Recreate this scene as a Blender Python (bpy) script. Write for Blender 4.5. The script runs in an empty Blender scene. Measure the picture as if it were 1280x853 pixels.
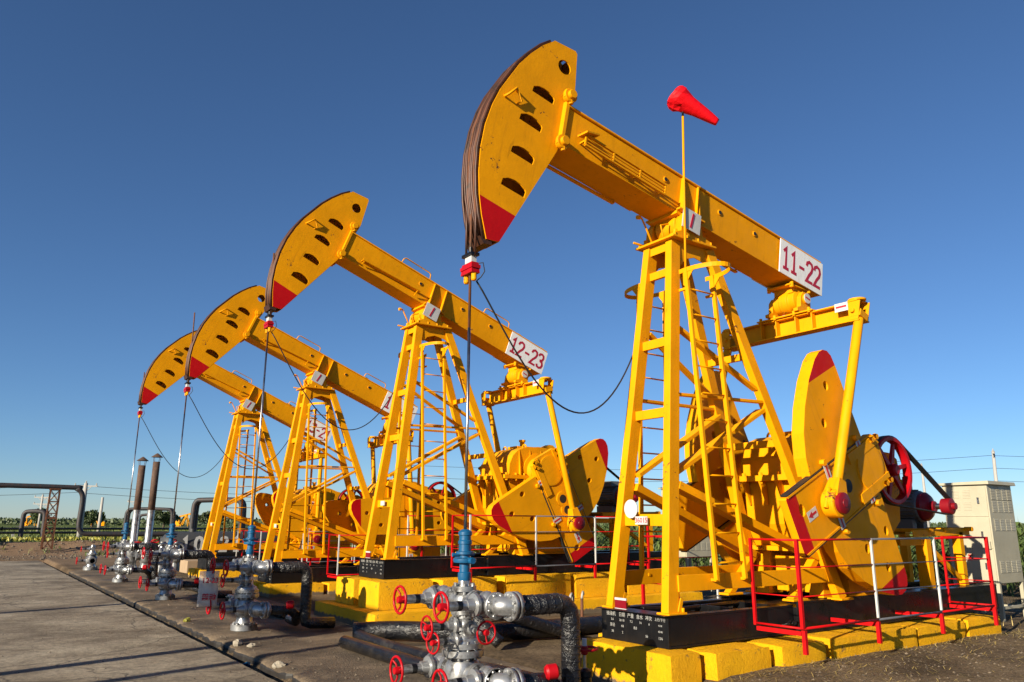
import bpy, bmesh, math, random
from mathutils import Vector, Matrix, noise
random.seed(7)
SC = bpy.context.scene
COL = SC.collection
V = Vector
rad = math.radians
PI = math.pi

# ------------------------------------------------------------------ materials
def new_mat(name):
    m = bpy.data.materials.new(name)
    m.use_nodes = True
    nt = m.node_tree
    b = nt.nodes['Principled BSDF']
    return m, nt, b

def nd(nt, t, **kw):
    n = nt.nodes.new(t)
    for k, v in kw.items():
        if k in n.inputs:
            n.inputs[k].default_value = v
        else:
            setattr(n, k, v)
    return n

def ramp(nt, src, stops):
    r = nt.nodes.new('ShaderNodeValToRGB')
    el = r.color_ramp.elements
    while len(el) < len(stops):
        el.new(0.5)
    for e, (p, c) in zip(el, stops):
        e.position = p
        e.color = (*c, 1) if len(c) == 3 else c
    nt.links.new(src, r.inputs['Fac'])
    return r

def mixc(nt, fac, a, b, blend='MIX'):
    m = nt.nodes.new('ShaderNodeMix')
    m.data_type = 'RGBA'
    m.blend_type = blend
    if isinstance(fac, (int, float)):
        m.inputs[0].default_value = fac
    else:
        nt.links.new(fac, m.inputs[0])
    for k, s in ((6, a), (7, b)):
        if isinstance(s, (tuple, list)):
            m.inputs[k].default_value = (*s, 1)
        else:
            nt.links.new(s, m.inputs[k])
    return m.outputs[2]

def coords(nt, scale=(1, 1, 1)):
    tc = nt.nodes.new('ShaderNodeTexCoord')
    mp = nt.nodes.new('ShaderNodeMapping')
    mp.inputs['Scale'].default_value = scale
    nt.links.new(tc.outputs['Object'], mp.inputs['Vector'])
    return mp.outputs['Vector']

def noise_n(nt, vec, scale, detail=4, rough=0.55, dist=0.0):
    n = nd(nt, 'ShaderNodeTexNoise', Scale=scale, Detail=detail, Roughness=rough, Distortion=dist)
    nt.links.new(vec, n.inputs['Vector'])
    return n.outputs['Fac']

def bump(nt, b, h, strength, distance=0.01):
    n = nd(nt, 'ShaderNodeBump', Strength=strength, Distance=distance)
    nt.links.new(h, n.inputs['Height'])
    nt.links.new(n.outputs['Normal'], b.inputs['Normal'])

def paint(name, col, dirt, rough=0.4, dirt_amt=0.5, chip=None, spec=0.5, streak=True, bmp=0.25):
    m, nt, b = new_mat(name)
    v = coords(nt)
    n1 = noise_n(nt, v, 2.3, 6, 0.6)
    n2 = noise_n(nt, coords(nt, (9, 9, 0.9)), 1.6, 4, 0.6)
    f = ramp(nt, n1, [(0.38, (0, 0, 0)), (0.68, (1, 1, 1))])
    c = mixc(nt, f.outputs['Color'], col, tuple(x * 0.86 for x in col))
    if streak:
        f2 = ramp(nt, n2, [(0.56, (0, 0, 0)), (0.78, (dirt_amt,) * 3)])
        c = mixc(nt, f2.outputs['Color'], c, dirt)
    if chip:
        og = noise_n(nt, coords(nt, (4, 4, 0.7)), 1.1, 6, 0.7, 0.6)
        fo = ramp(nt, og, [(0.66, (0, 0, 0)), (0.74, (0.55,) * 3)])
        c = mixc(nt, fo.outputs['Color'], c, tuple(x * 0.32 for x in dirt))
        n3 = noise_n(nt, v, 22, 5, 0.7)
        n4 = noise_n(nt, v, 3.1, 3, 0.5)
        mu = nd(nt, 'ShaderNodeMath', operation='MULTIPLY')
        nt.links.new(n3, mu.inputs[0]); nt.links.new(n4, mu.inputs[1])
        f3 = ramp(nt, mu.outputs[0], [(0.405, (0, 0, 0)), (0.42, (1, 1, 1))])
        c = mixc(nt, f3.outputs['Color'], c, chip)
    nt.links.new(c, b.inputs['Base Color'])
    rr = ramp(nt, noise_n(nt, v, 6, 4), [(0.3, (rough - 0.08,) * 3), (0.7, (rough + 0.14,) * 3)])
    nt.links.new(rr.outputs['Color'], b.inputs['Roughness'])
    b.inputs['Specular IOR Level'].default_value = spec
    a1 = noise_n(nt, v, 34, 5, 0.65); a2 = noise_n(nt, v, 6, 3, 0.5)
    ad = nd(nt, 'ShaderNodeMath', operation='MULTIPLY_ADD')
    nt.links.new(a2, ad.inputs[0]); ad.inputs[1].default_value = 2.5
    nt.links.new(a1, ad.inputs[2])
    bump(nt, b, ad.outputs[0], bmp, 0.005)
    return m

M = {}
M['yellow'] = paint('yellow_paint', (0.76, 0.305, 0.001), (0.34, 0.125, 0.006), 0.5, 0.38, chip=(0.11, 0.045, 0.018), spec=0.1)
M['red'] = paint('red_paint', (0.46, 0.004, 0.006), (0.22, 0.012, 0.012), 0.45, 0.4, spec=0.15)
M['reddark'] = paint('dark_red_paint', (0.20, 0.004, 0.010), (0.10, 0.005, 0.006), 0.36, 0.3, spec=0.3)
M['redgloss'] = paint('glossy_red_paint', (0.38, 0.003, 0.008), (0.2, 0.006, 0.006), 0.36, 0.3, spec=0.22)
M['black'] = paint('black_paint', (0.006, 0.006, 0.007), (0.022, 0.019, 0.016), 0.32, 0.4, chip=(0.03, 0.024, 0.017), spec=0.3)
M['blue'] = paint('blue_paint', (0.004, 0.085, 0.20), (0.02, 0.05, 0.09), 0.38, 0.6)
M['white'] = paint('white_paint', (0.52, 0.52, 0.505), (0.30, 0.27, 0.22), 0.5, 0.6, spec=0.25)
M['board'] = paint('white_board_paint', (0.80, 0.80, 0.79), (0.45, 0.42, 0.36), 0.5, 0.35, spec=0.2)
M['chalk'] = paint('worn_white_lettering', (0.34, 0.34, 0.33), (0.1, 0.1, 0.1), 0.7, 0.8, spec=0.1)
M['rail_grey'] = paint('grey_rail_paint', (0.09, 0.092, 0.11), (0.1, 0.18, 0.16), 0.4, 0.3)
M['cabinet'] = paint('beige_cabinet_paint', (0.40, 0.365, 0.265), (0.28, 0.245, 0.17), 0.5, 0.4, bmp=0.1)
M['tankgrey'] = paint('dark_grey_paint', (0.045, 0.047, 0.05), (0.09, 0.08, 0.07), 0.5, 0.5)
M['redtext'] = paint('red_lettering', (0.42, 0.008, 0.03), (0.3, 0.02, 0.03), 0.5, 0.2, streak=False)
M['rubber'] = paint('black_rubber', (0.012, 0.012, 0.012), (0.05, 0.045, 0.04), 0.6, 0.3)
M['motorgrey'] = paint('motor_grey', (0.10, 0.105, 0.11), (0.06, 0.05, 0.04), 0.45, 0.4)

def metal(name, col, rough, met=0.9, dirt=(0.12, 0.10, 0.08), amt=0.6):
    m, nt, b = new_mat(name)
    v = coords(nt)
    f = ramp(nt, noise_n(nt, v, 7, 6, 0.65), [(0.46, (0, 0, 0)), (0.66, (amt,) * 3)])
    c = mixc(nt, f.outputs['Color'], col, dirt)
    nt.links.new(c, b.inputs['Base Color'])
    b.inputs['Metallic'].default_value = met
    b.inputs['Roughness'].default_value = rough
    bump(nt, b, noise_n(nt, v, 60, 4, 0.6), 0.2, 0.003)
    return m
M['silver'] = metal('silver_paint', (0.38, 0.385, 0.39), 0.36, 0.7, (0.05, 0.042, 0.035), 0.9)
M['steel'] = metal('bare_steel', (0.42, 0.42, 0.43), 0.3, 1.0)
M['rust'] = metal('rusty_steel', (0.14, 0.048, 0.018), 0.75, 0.1, (0.04, 0.025, 0.015), 0.9)
M['rope'] = metal('greased_wire_rope', (0.070, 0.024, 0.011), 0.5, 0.2, (0.012, 0.012, 0.01), 0.8)
M['stack'] = metal('brown_stack_steel', (0.085, 0.05, 0.035), 0.8, 0.2, (0.16, 0.09, 0.06), 0.6)
M['pipe_grey'] = metal('grey_pipe_paint', (0.026, 0.028, 0.032), 0.6, 0.1, (0.07, 0.035, 0.025), 0.7)

def wrap():
    m, nt, b = new_mat('black_plastic_wrap')
    v = coords(nt)
    b.inputs['Base Color'].default_value = (0.009, 0.009, 0.011, 1)
    f = ramp(nt, noise_n(nt, v, 4, 5, 0.6), [(0.5, (0.009, 0.009, 0.011)), (0.8, (0.05, 0.043, 0.035))])
    nt.links.new(f.outputs['Color'], b.inputs['Base Color'])
    b.inputs['Roughness'].default_value = 0.27
    bump(nt, b, noise_n(nt, v, 16, 5, 0.6, 0.8), 0.9, 0.03)
    return m
M['wrap'] = wrap()

def block_mat():
    m, nt, b = new_mat('yellow_painted_concrete')
    v = coords(nt)
    n1 = noise_n(nt, v, 3.0, 6, 0.65)
    f = ramp(nt, n1, [(0.35, (0.86, 0.44, 0.002)), (0.7, (0.76, 0.36, 0.003))])
    n2 = noise_n(nt, v, 9, 6, 0.7)
    f2 = ramp(nt, n2, [(0.60, (0, 0, 0)), (0.66, (0.85,) * 3)])
    c = mixc(nt, f2.outputs['Color'], f.outputs['Color'], (0.26, 0.14, 0.035))
    # paint worn off towards the bottom edge of the concrete
    g = nt.nodes.new('ShaderNodeNewGeometry')
    sp = nt.nodes.new('ShaderNodeSeparateXYZ')
    nt.links.new(g.outputs['Position'], sp.inputs[0])
    ad = nd(nt, 'ShaderNodeMath', operation='MULTIPLY_ADD')
    nt.links.new(n2, ad.inputs[0]); ad.inputs[1].default_value = -0.16
    nt.links.new(sp.outputs['Z'], ad.inputs[2])
    f3 = ramp(nt, ad.outputs[0], [(0.0, (1, 1, 1)), (0.03, (0, 0, 0))])
    c = mixc(nt, f3.outputs['Color'], c, (0.16, 0.12, 0.08))
    nt.links.new(c, b.inputs['Base Color'])
    b.inputs['Roughness'].default_value = 0.7
    b.inputs['Specular IOR Level'].default_value = 0.2
    h1 = noise_n(nt, coords(nt, (1, 1, 0.6)), 30, 8, 0.8)
    bump(nt, b, h1, 1.0, 0.03)
    return m
M['block'] = block_mat()

def concrete_mat():
    m, nt, b = new_mat('worn_concrete')
    v = coords(nt)
    n1 = noise_n(nt, v, 0.6, 8, 0.62)
    n2 = noise_n(nt, coords(nt, (0.9, 1.6, 1)), 1.3, 9, 0.72, 0.8)
    n3 = noise_n(nt, coords(nt, (1.25, 0.8, 1)), 14, 9, 0.85)
    f1 = ramp(nt, n1, [(0.36, (0.13, 0.097, 0.062)), (0.47, (0.25, 0.20, 0.135)), (0.60, (0.36, 0.30, 0.215))])
    f2 = ramp(nt, n2, [(0.48, (0, 0, 0)), (0.62, (0.6,) * 3)])
    c = mixc(nt, f2.outputs['Color'], f1.outputs['Color'], (0.13, 0.098, 0.062))
    f3 = ramp(nt, n3, [(0.36, (0.40,) * 3), (0.60, (1.25,) * 3)])
    c = mixc(nt, 0.8, c, f3.outputs['Color'], 'MULTIPLY')
    # oily patches
    f4 = ramp(nt, noise_n(nt, v, 0.9, 5, 0.6, 1.2), [(0.60, (0, 0, 0)), (0.70, (0.7,) * 3)])
    c = mixc(nt, f4.outputs['Color'], c, (0.09, 0.07, 0.05))
    wv = nt.nodes.new('ShaderNodeVectorMath'); wv.operation = 'ADD'
    nn = nd(nt, 'ShaderNodeTexNoise', Scale=1.3, Detail=6)
    nt.links.new(v, nn.inputs['Vector']); nt.links.new(v, wv.inputs[0]); nt.links.new(nn.outputs['Color'], wv.inputs[1])
    vo = nd(nt, 'ShaderNodeTexVoronoi', Scale=0.42); vo.feature = 'DISTANCE_TO_EDGE'
    nt.links.new(wv.outputs[0], vo.inputs['Vector'])
    fc = ramp(nt, vo.outputs['Distance'], [(0.0, (0.85,) * 3), (0.012, (0, 0, 0))])
    c = mixc(nt, fc.outputs['Color'], c, (0.05, 0.04, 0.028))
    # spilled yellow paint
    f5 = ramp(nt, noise_n(nt, coords(nt, (1.4, 0.35, 1)), 1.6, 7, 0.75), [(0.735, (0, 0, 0)), (0.76, (0.75,) * 3)])
    c = mixc(nt, f5.outputs['Color'], c, (0.55, 0.30, 0.04))
    nt.links.new(c, b.inputs['Base Color'])
    b.inputs['Roughness'].default_value = 0.85
    bump(nt, b, n3, 0.9, 0.035)
    return m
M['concrete'] = concrete_mat()

def slab_mat():
    m, nt, b = new_mat('dirty_slab')
    v = coords(nt)
    n1 = noise_n(nt, v, 1.1, 8, 0.65)
    n3 = noise_n(nt, v, 30, 5, 0.7)
    f1 = ramp(nt, n1, [(0.36, (0.06, 0.042, 0.025)), (0.5, (0.13, 0.092, 0.055)), (0.68, (0.25, 0.18, 0.11))])
    f3 = ramp(nt, n3, [(0.3, (0.5,) * 3), (0.62, (1.15,) * 3)])
    c = mixc(nt, 0.85, f1.outputs['Color'], f3.outputs['Color'], 'MULTIPLY')
    f4 = ramp(nt, noise_n(nt, v, 0.8, 5, 0.6, 1.0), [(0.58, (0, 0, 0)), (0.66, (0.8,) * 3)])
    c = mixc(nt, f4.outputs['Color'], c, (0.03, 0.024, 0.02))
    nt.links.new(c, b.inputs['Base Color'])
    rr = ramp(nt, f4.outputs['Color'], [(0, (0.85,) * 3), (1, (0.45,) * 3)])
    nt.links.new(rr.outputs['Color'], b.inputs['Roughness'])
    bump(nt, b, n3, 0.8, 0.03)
    return m
M['slab'] = slab_mat()
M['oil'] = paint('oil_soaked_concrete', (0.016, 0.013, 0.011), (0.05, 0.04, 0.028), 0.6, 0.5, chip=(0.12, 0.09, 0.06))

def ground_mat():
    m, nt, b = new_mat('dirt_and_grass')
    v = coords(nt)
    n1 = noise_n(nt, v, 0.7, 8, 0.65)
    n3 = noise_n(nt, v, 24, 6, 0.75)
    f1 = ramp(nt, n1, [(0.34, (0.06, 0.042, 0.025)), (0.50, (0.13, 0.092, 0.055)), (0.68, (0.24, 0.175, 0.105))])
    f3 = ramp(nt, n3, [(0.34, (0.3,) * 3), (0.64, (1.5,) * 3)])
    c = mixc(nt, 0.85, f1.outputs['Color'], f3.outputs['Color'], 'MULTIPLY')
    # sparse straw and paint splashes close to the foundations
    f5 = ramp(nt, noise_n(nt, coords(nt, (1.0, 2.2, 1)), 2.6, 7, 0.75), [(0.70, (0, 0, 0)), (0.73, (0.6,) * 3)])
    c = mixc(nt, f5.outputs['Color'], c, (0.36, 0.24, 0.06))
    # far ground: reddish dirt then grass, by distance along the view of the field
    tc = nt.nodes.new('ShaderNodeTexCoord')
    dp = nd(nt, 'ShaderNodeVectorMath', operation='DOT_PRODUCT')
    nt.links.new(tc.outputs['Object'], dp.inputs[0])
    dp.inputs[1].default_value = (0.577, 0.817, 0)
    n4 = noise_n(nt, v, 0.16, 6, 0.6)
    ma = nd(nt, 'ShaderNodeMath', operation='MULTIPLY_ADD')
    nt.links.new(n4, ma.inputs[0]); ma.inputs[1].default_value = 16
    nt.links.new(dp.outputs['Value'], ma.inputs[2])
    mr = nd(nt, 'ShaderNodeMapRange')
    mr.inputs['From Min'].default_value = 26; mr.inputs['From Max'].default_value = 40
    nt.links.new(ma.outputs[0], mr.inputs['Value'])
    f6 = ramp(nt, n3, [(0.3, (0.16, 0.10, 0.06)), (0.7, (0.30, 0.20, 0.125))])
    c = mixc(nt, mr.outputs[0], c, f6.outputs['Color'])
    mr2 = nd(nt, 'ShaderNodeMapRange')
    mr2.inputs['From Min'].default_value = 57; mr2.inputs['From Max'].default_value = 60
    nt.links.new(ma.outputs[0], mr2.inputs['Value'])
    f7 = ramp(nt, noise_n(nt, v, 0.5, 8, 0.7), [(0.35, (0.05, 0.08, 0.016)), (0.55, (0.10, 0.13, 0.03)), (0.72, (0.18, 0.17, 0.06))])
    c = mixc(nt, mr2.outputs[0], c, f7.outputs['Color'])
    nt.links.new(c, b.inputs['Base Color'])
    b.inputs['Roughness'].default_value = 0.95
    b.inputs['Specular IOR Level'].default_value = 0.15
    bump(nt, b, n3, 0.9, 0.04)
    return m
M['ground'] = ground_mat()

def leaf_mat(name, c1, c2, trans=0.25):
    m, nt, b = new_mat(name)
    g = nt.nodes.new('ShaderNodeNewGeometry')
    f = ramp(nt, g.outputs['Random Per Island'], [(0.0, c1), (1.0, c2)])
    nt.links.new(f.outputs['Color'], b.inputs['Base Color'])
    b.inputs['Roughness'].default_value = 0.6
    b.inputs['Transmission Weight'].default_value = 0.0
    b.inputs['Subsurface Weight'].default_value = 0.0
    return m
M['grass'] = leaf_mat('grass_blades', (0.05, 0.085, 0.015), (0.17, 0.19, 0.04))
M['crop'] = leaf_mat('crop_leaves', (0.035, 0.065, 0.012), (0.10, 0.14, 0.03))
M['leaf'] = leaf_mat('dark_leaves', (0.018, 0.034, 0.010), (0.065, 0.09, 0.024))
M['leaf2'] = leaf_mat('olive_leaves', (0.03, 0.045, 0.016), (0.075, 0.09, 0.035))
M['flower'] = leaf_mat('yellow_flowers', (0.16, 0.16, 0.02), (0.34, 0.30, 0.03))
M['pebble'] = leaf_mat('pebbles', (0.05, 0.038, 0.026), (0.20, 0.155, 0.105))
M['straw'] = leaf_mat('dry_straw', (0.22, 0.16, 0.05), (0.42, 0.31, 0.10))
M['trunk'] = paint('bark', (0.09, 0.065, 0.045), (0.04, 0.03, 0.02), 0.85, 0.5)
M['pole'] = paint('grey_pole', (0.38, 0.36, 0.33), (0.2, 0.18, 0.16), 0.8, 0.5)
M['stone'] = paint('pale_stone', (0.30, 0.26, 0.20), (0.14, 0.11, 0.08), 0.85, 0.5)
M['tank_brown'] = paint('tan_block', (0.34, 0.24, 0.15), (0.2, 0.14, 0.09), 0.85, 0.5)
M['brickwall'] = paint('pale_wall', (0.45, 0.42, 0.38), (0.3, 0.25, 0.2), 0.8, 0.3)

def cloth():
    m, nt, b = new_mat('red_windsock_cloth')
    b.inputs['Base Color'].default_value = (0.62, 0.003, 0.008, 1); b.inputs['Specular IOR Level'].default_value = 0.15
    b.inputs['Roughness'].default_value = 0.55
    bump(nt, b, noise_n(nt, coords(nt), 9, 4), 0.4, 0.03)
    return m
M['sock'] = cloth()
def plastic():
    m, nt, b = new_mat('clouded_plastic_sheet')
    b.inputs['Base Color'].default_value = (0.62, 0.60, 0.58, 1)
    b.inputs['Roughness'].default_value = 0.35
    b.inputs['Alpha'].default_value = 0.6
    return m
M['sheet'] = plastic()

# ------------------------------------------------------------------ mesh helper
def basis(d, up=None):
    d = d.normalized()
    u = V(up) if up is not None else V((0, 0, 1))
    if abs(d.dot(u.normalized())) > 0.999:
        u = V((1, 0, 0)) if abs(d.x) < 0.9 else V((0, 1, 0))
    s = d.cross(u).normalized()
    u = s.cross(d).normalized()
    return d, s, u

class MB:
    def __init__(self):
        self.bm = bmesh.new()
        self.mats = []
        self.mi = 0
    def mat(self, key):
        m = M[key]
        if m not in self.mats:
            self.mats.append(m)
        self.mi = self.mats.index(m)
        return self
    def face(self, vs, smooth=False):
        try:
            f = self.bm.faces.new(vs)
        except ValueError:
            return None
        f.material_index = self.mi
        f.smooth = smooth
        return f
    def hexa(self, p):          # 8 points: bottom 4, top 4
        vs = [self.bm.verts.new(q) for q in p]
        for a in ((3, 2, 1, 0), (4, 5, 6, 7), (0, 1, 5, 4), (1, 2, 6, 5), (2, 3, 7, 6), (3, 0, 4, 7)):
            self.face([vs[i] for i in a])
        return self
    def box(self, a, b):
        (x0, y0, z0), (x1, y1, z1) = a, b
        x0, x1 = sorted((x0, x1)); y0, y1 = sorted((y0, y1)); z0, z1 = sorted((z0, z1))
        return self.hexa([(x0, y0, z0), (x1, y0, z0), (x1, y1, z0), (x0, y1, z0), (x0, y0, z1), (x1, y0, z1), (x1, y1, z1), (x0, y1, z1)])
    def cbox(self, c, s):
        return self.box([c[i] - s[i] / 2 for i in range(3)], [c[i] + s[i] / 2 for i in range(3)])
    def bar(self, p0, p1, w, h, up=None, w1=None, h1=None):   # w along side, h along up
        p0, p1 = V(p0), V(p1)
        d, s, u = basis(p1 - p0, up)
        w1 = w if w1 is None else w1; h1 = h if h1 is None else h1
        P = []
        for p, ww, hh in ((p0, w, h), (p1, w1, h1)):
            P += [p - s * ww / 2 - u * hh / 2, p + s * ww / 2 - u * hh / 2, p + s * ww / 2 + u * hh / 2, p - s * ww / 2 + u * hh / 2]
        return self.hexa([P[i] for i in range(8)]) if False else self._bar(P)
    def _bar(self, P):
        vs = [self.bm.verts.new(q) for q in P]
        for a in ((0, 1, 2, 3), (7, 6, 5, 4), (1, 0, 4, 5), (2, 1, 5, 6), (3, 2, 6, 7), (0, 3, 7, 4)):
            self.face([vs[i] for i in a])
        return self
    def ibeam(self, p0, p1, w, h, t=0.02, up=None):
        p0, p1 = V(p0), V(p1)
        d, s, u = basis(p1 - p0, up)
        self.bar(p0 + u * (h - t) / 2, p1 + u * (h - t) / 2, w, t, up)
        self.bar(p0 - u * (h - t) / 2, p1 - u * (h - t) / 2, w, t, up)
        self.bar(p0, p1, t, h - 2 * t, up)
        return self
    def channel(self, p0, p1, w, h, t=0.014, up=None, side=1):   # web on one side, flanges pointing the other way
        p0, p1 = V(p0), V(p1)
        d, s, u = basis(p1 - p0, up)
        self.bar(p0 + s * side * (w - t) / 2, p1 + s * side * (w - t) / 2, t, h, up)
        for k in (-1, 1):
            o = u * k * (h - t) / 2 - s * side * t / 2
            self.bar(p0 + o, p1 + o, w - t, t, up)
        return self
    def ring(self, c, a, b, r, n):
        return [self.bm.verts.new(c + a * (r * math.cos(2 * PI * i / n)) + b * (r * math.sin(2 * PI * i / n))) for i in range(n)]
    def tube(self, pts, r, n=10, cap=True, r1=None):
        pts = [V(p) for p in pts]
        rings = []
        k = len(pts)
        up = None
        prev = None
        for i, p in enumerate(pts):
            d = (pts[min(i + 1, k - 1)] - pts[max(i - 1, 0)]).normalized()
            if prev is None:
                _, s, u = basis(d)
            else:
                s = (prev - d * prev.dot(d))
                s = s.normalized() if s.length > 1e-6 else basis(d)[1]
                u = s.cross(d).normalized()
            prev = s
            rr = r if r1 is None else r + (r1 - r) * i / (k - 1)
            if isinstance(r, (list, tuple)):
                rr = r[i]
            rings.append(self.ring(p, s, u, rr, n))
        for a, b in zip(rings, rings[1:]):
            for i in range(n):
                self.face([a[i], b[i], b[(i + 1) % n], a[(i + 1) % n]], True)
        if cap:
            self.face(rings[0]); self.face(rings[-1][::-1])
        return self
    def lathe(self, prof, o=(0, 0, 0), axis=(0, 0, 1), n=20):   # prof: (r, t)
        o = V(o)
        d, s, u = basis(V(axis))
        rings = [self.ring(o + d * t, s, u, max(r, 1e-4), n) for r, t in prof]
        for j, (a, b) in enumerate(zip(rings, rings[1:])):
            for i in range(n):
                self.face([a[i], b[i], b[(i + 1) % n], a[(i + 1) % n]], True)
        for j in range(1, len(prof) - 1):
            d0 = V((prof[j][0] - prof[j - 1][0], prof[j][1] - prof[j - 1][1], 0))
            d1 = V((prof[j + 1][0] - prof[j][0], prof[j + 1][1] - prof[j][1], 0))
            if d0.length > 0 and d1.length > 0 and d0.angle(d1) > 0.6:
                R = rings[j]
                for i in range(n):
                    e = self.bm.edges.get((R[i], R[(i + 1) % n]))
                    if e: e.smooth = False
        if prof[0] != prof[-1]:
            self.face(rings[0]); self.face(rings[-1][::-1])
        return self
    def flange(self, o, axis, r, t, nb=8, n=20, br=0.02):      # a bolted flange centred at o
        o = V(o)
        d, s, u = basis(V(axis))
        self.lathe([(r, -t / 2), (r, t / 2)], o, axis, n)
        for i in range(nb):
            a = 2 * PI * (i + 0.5) / nb
            p = o + (s * math.cos(a) + u * math.sin(a)) * (r * 0.8)
            self.tube([p - d * (t / 2 + br * 1.3), p + d * (t / 2 + br * 1.3)], br, 6)
        return self
    def ellips(self, c, r, n=16, m=10):
        c = V(c)
        rings = []
        for j in range(1, m):
            th = PI * j / m
            rings.append([self.bm.verts.new(c + V((r[0] * math.sin(th) * math.cos(2 * PI * i / n), r[1] * math.sin(th) * math.sin(2 * PI * i / n), r[2] * math.cos(th)))) for i in range(n)])
        t = self.bm.verts.new(c + V((0, 0, r[2]))); b = self.bm.verts.new(c - V((0, 0, r[2])))
        for i in range(n):
            self.face([t, rings[0][i], rings[0][(i + 1) % n]], True)
            self.face([b, rings[-1][(i + 1) % n], rings[-1][i]], True)
        for A, B in zip(rings, rings[1:]):
            for i in range(n):
                self.face([A[i], B[i], B[(i + 1) % n], A[(i + 1) % n]], True)
        return self
    def torus(self, c, axis, R, r, n=28, m=8, a0=0, a1=2 * PI):
        c = V(c)
        d, s, u = basis(V(axis))
        full = abs(a1 - a0 - 2 * PI) < 1e-6
        k = n if full else n + 1
        rings = []
        for i in range(k):
            a = a0 + (a1 - a0) * i / n
            e = s * math.cos(a) + u * math.sin(a)
            rings.append([self.bm.verts.new(c + e * (R + r * math.cos(2 * PI * j / m)) + d * (r * math.sin(2 * PI * j / m))) for j in range(m)])
        for i in range(k if full else k - 1):
            A, B = rings[i], rings[(i + 1) % k]
            for j in range(m):
                self.face([A[j], A[(j + 1) % m], B[(j + 1) % m], B[j]], True)
        return self
    def prism(self, poly, y0, y1):     # polygon in the x-z plane pushed along y
        a = [self.bm.verts.new((x, y0, z)) for x, z in poly]
        b = [self.bm.verts.new((x, y1, z)) for x, z in poly]
        n = len(poly)
        self.face(a); self.face(b[::-1])
        for i in range(n):
            self.face([a[(i + 1) % n], a[i], b[i], b[(i + 1) % n]])
        return self
    def plate(self, outer, holes, y0, y1):   # as prism, with real holes
        cu = bpy.data.curves.new('tmp', 'CURVE')
        cu.dimensions = '2D'; cu.fill_mode = 'BOTH'
        cu.extrude = abs(y1 - y0) / 2
        for poly in [outer] + list(holes):
            sp = cu.splines.new('POLY')
            sp.points.add(len(poly) - 1)
            for p, (x, z) in zip(sp.points, poly):
                p.co = (x, z, 0, 1)
            sp.use_cyclic_u = True
        self.add_curve(cu, Matrix.Translation((0, (y0 + y1) / 2, 0)) @ Matrix.Rotation(PI / 2, 4, 'X'))
        return self
    def add_curve(self, cu, mat):
        ob = bpy.data.objects.new('tmp', cu)
        me = bpy.data.meshes.new_from_object(ob)
        me.transform(mat)
        n0 = len(self.bm.faces)
        self.bm.from_mesh(me)
        self.bm.faces.ensure_lookup_table()
        for f in self.bm.faces[n0:]:
            f.material_index = self.mi; f.smooth = False
        bpy.data.objects.remove(ob); bpy.data.meshes.remove(me); bpy.data.curves.remove(cu)
    def text(self, s, o, right, up, size, depth=0.003, align='CENTER', bold=0.0, sx=1.0):
        cu = bpy.data.curves.new('tmp', 'FONT')
        cu.body = s; cu.size = size; cu.extrude = depth; cu.align_x = align; cu.align_y = 'CENTER'
        cu.offset = bold
        cu.resolution_u = 3
        r, u = V(right).normalized(), V(up).normalized()
        nrm = r.cross(u)
        m = Matrix(((r.x * sx, u.x, nrm.x, o[0]), (r.y * sx, u.y, nrm.y, o[1]), (r.z * sx, u.z, nrm.z, o[2]), (0, 0, 0, 1)))
        self.add_curve(cu, m)
        return self
    GL = {'1': [[(.10, .80), (.31, 1.0), (.31, 0.05)], [(.08, 0.0), (.54, 0.0)]],
          '2': [[(.04, .74), (.09, .91), (.28, 1.0), (.48, .93), (.55, .76), (.47, .55), (.26, .32), (.05, 0.0), (.58, 0.0)]],
          '3': [[(.05, .80), (.13, .95), (.30, 1.0), (.48, .93), (.53, .76), (.45, .58), (.22, .52)], [(.26, .50), (.48, .44), (.57, .27), (.50, .08), (.30, 0.0), (.12, .04), (.03, .19)]],
          '0': [[(.30, 0.0), (.13, .07), (.04, .28), (.04, .72), (.13, .93), (.30, 1.0), (.47, .93), (.56, .72), (.56, .28), (.47, .07), (.30, 0.0)]],
          '-': [[(.08, .47), (.52, .47)]]}
    def strokes(self, s, o, right, up, h, pitch, w, depth=0.0016, sx=1.0):   # hand painted figures, centred at o
        r, u = V(right).normalized(), V(up).normalized()
        n = r.cross(u)
        x0 = -pitch * len(s) / 2
        for i, c in enumerate(s):
            for q, line in enumerate(self.GL[c]):
                pts = [V((x0 + i * pitch + (p[0] * sx * h * 0.9) + (pitch - 0.6 * sx * h * 0.9) / 2, (p[1] - 0.5) * h, 0)) for p in line]
                ex = []
                for k, p in enumerate(pts):
                    a = (pts[k] - pts[k - 1]).normalized() if k else (pts[1] - pts[0]).normalized()
                    b = (pts[k + 1] - pts[k]).normalized() if k < len(pts) - 1 else a
                    t = (a + b).normalized()
                    m = V((-t.y, t.x, 0)) * (w / 2 / max(0.5, t.dot(a)))
                    ex.append((p + m, p - m))
                def W_(p, d): return V(o) + r * p.x + u * p.y + n * d
                dd = depth + 0.0006 * q
                vs = [(self.bm.verts.new(W_(a, dd)), self.bm.verts.new(W_(b, dd)), self.bm.verts.new(W_(b, 0)), self.bm.verts.new(W_(a, 0))) for a, b in ex]
                for A, B in zip(vs, vs[1:]):
                    self.face([A[0], A[1], B[1], B[0]]); self.face([A[1], A[2], B[2], B[1]]); self.face([A[3], A[0], B[0], B[3]])
                self.face(vs[0]); self.face(vs[-1][::-1])
        return self
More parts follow.
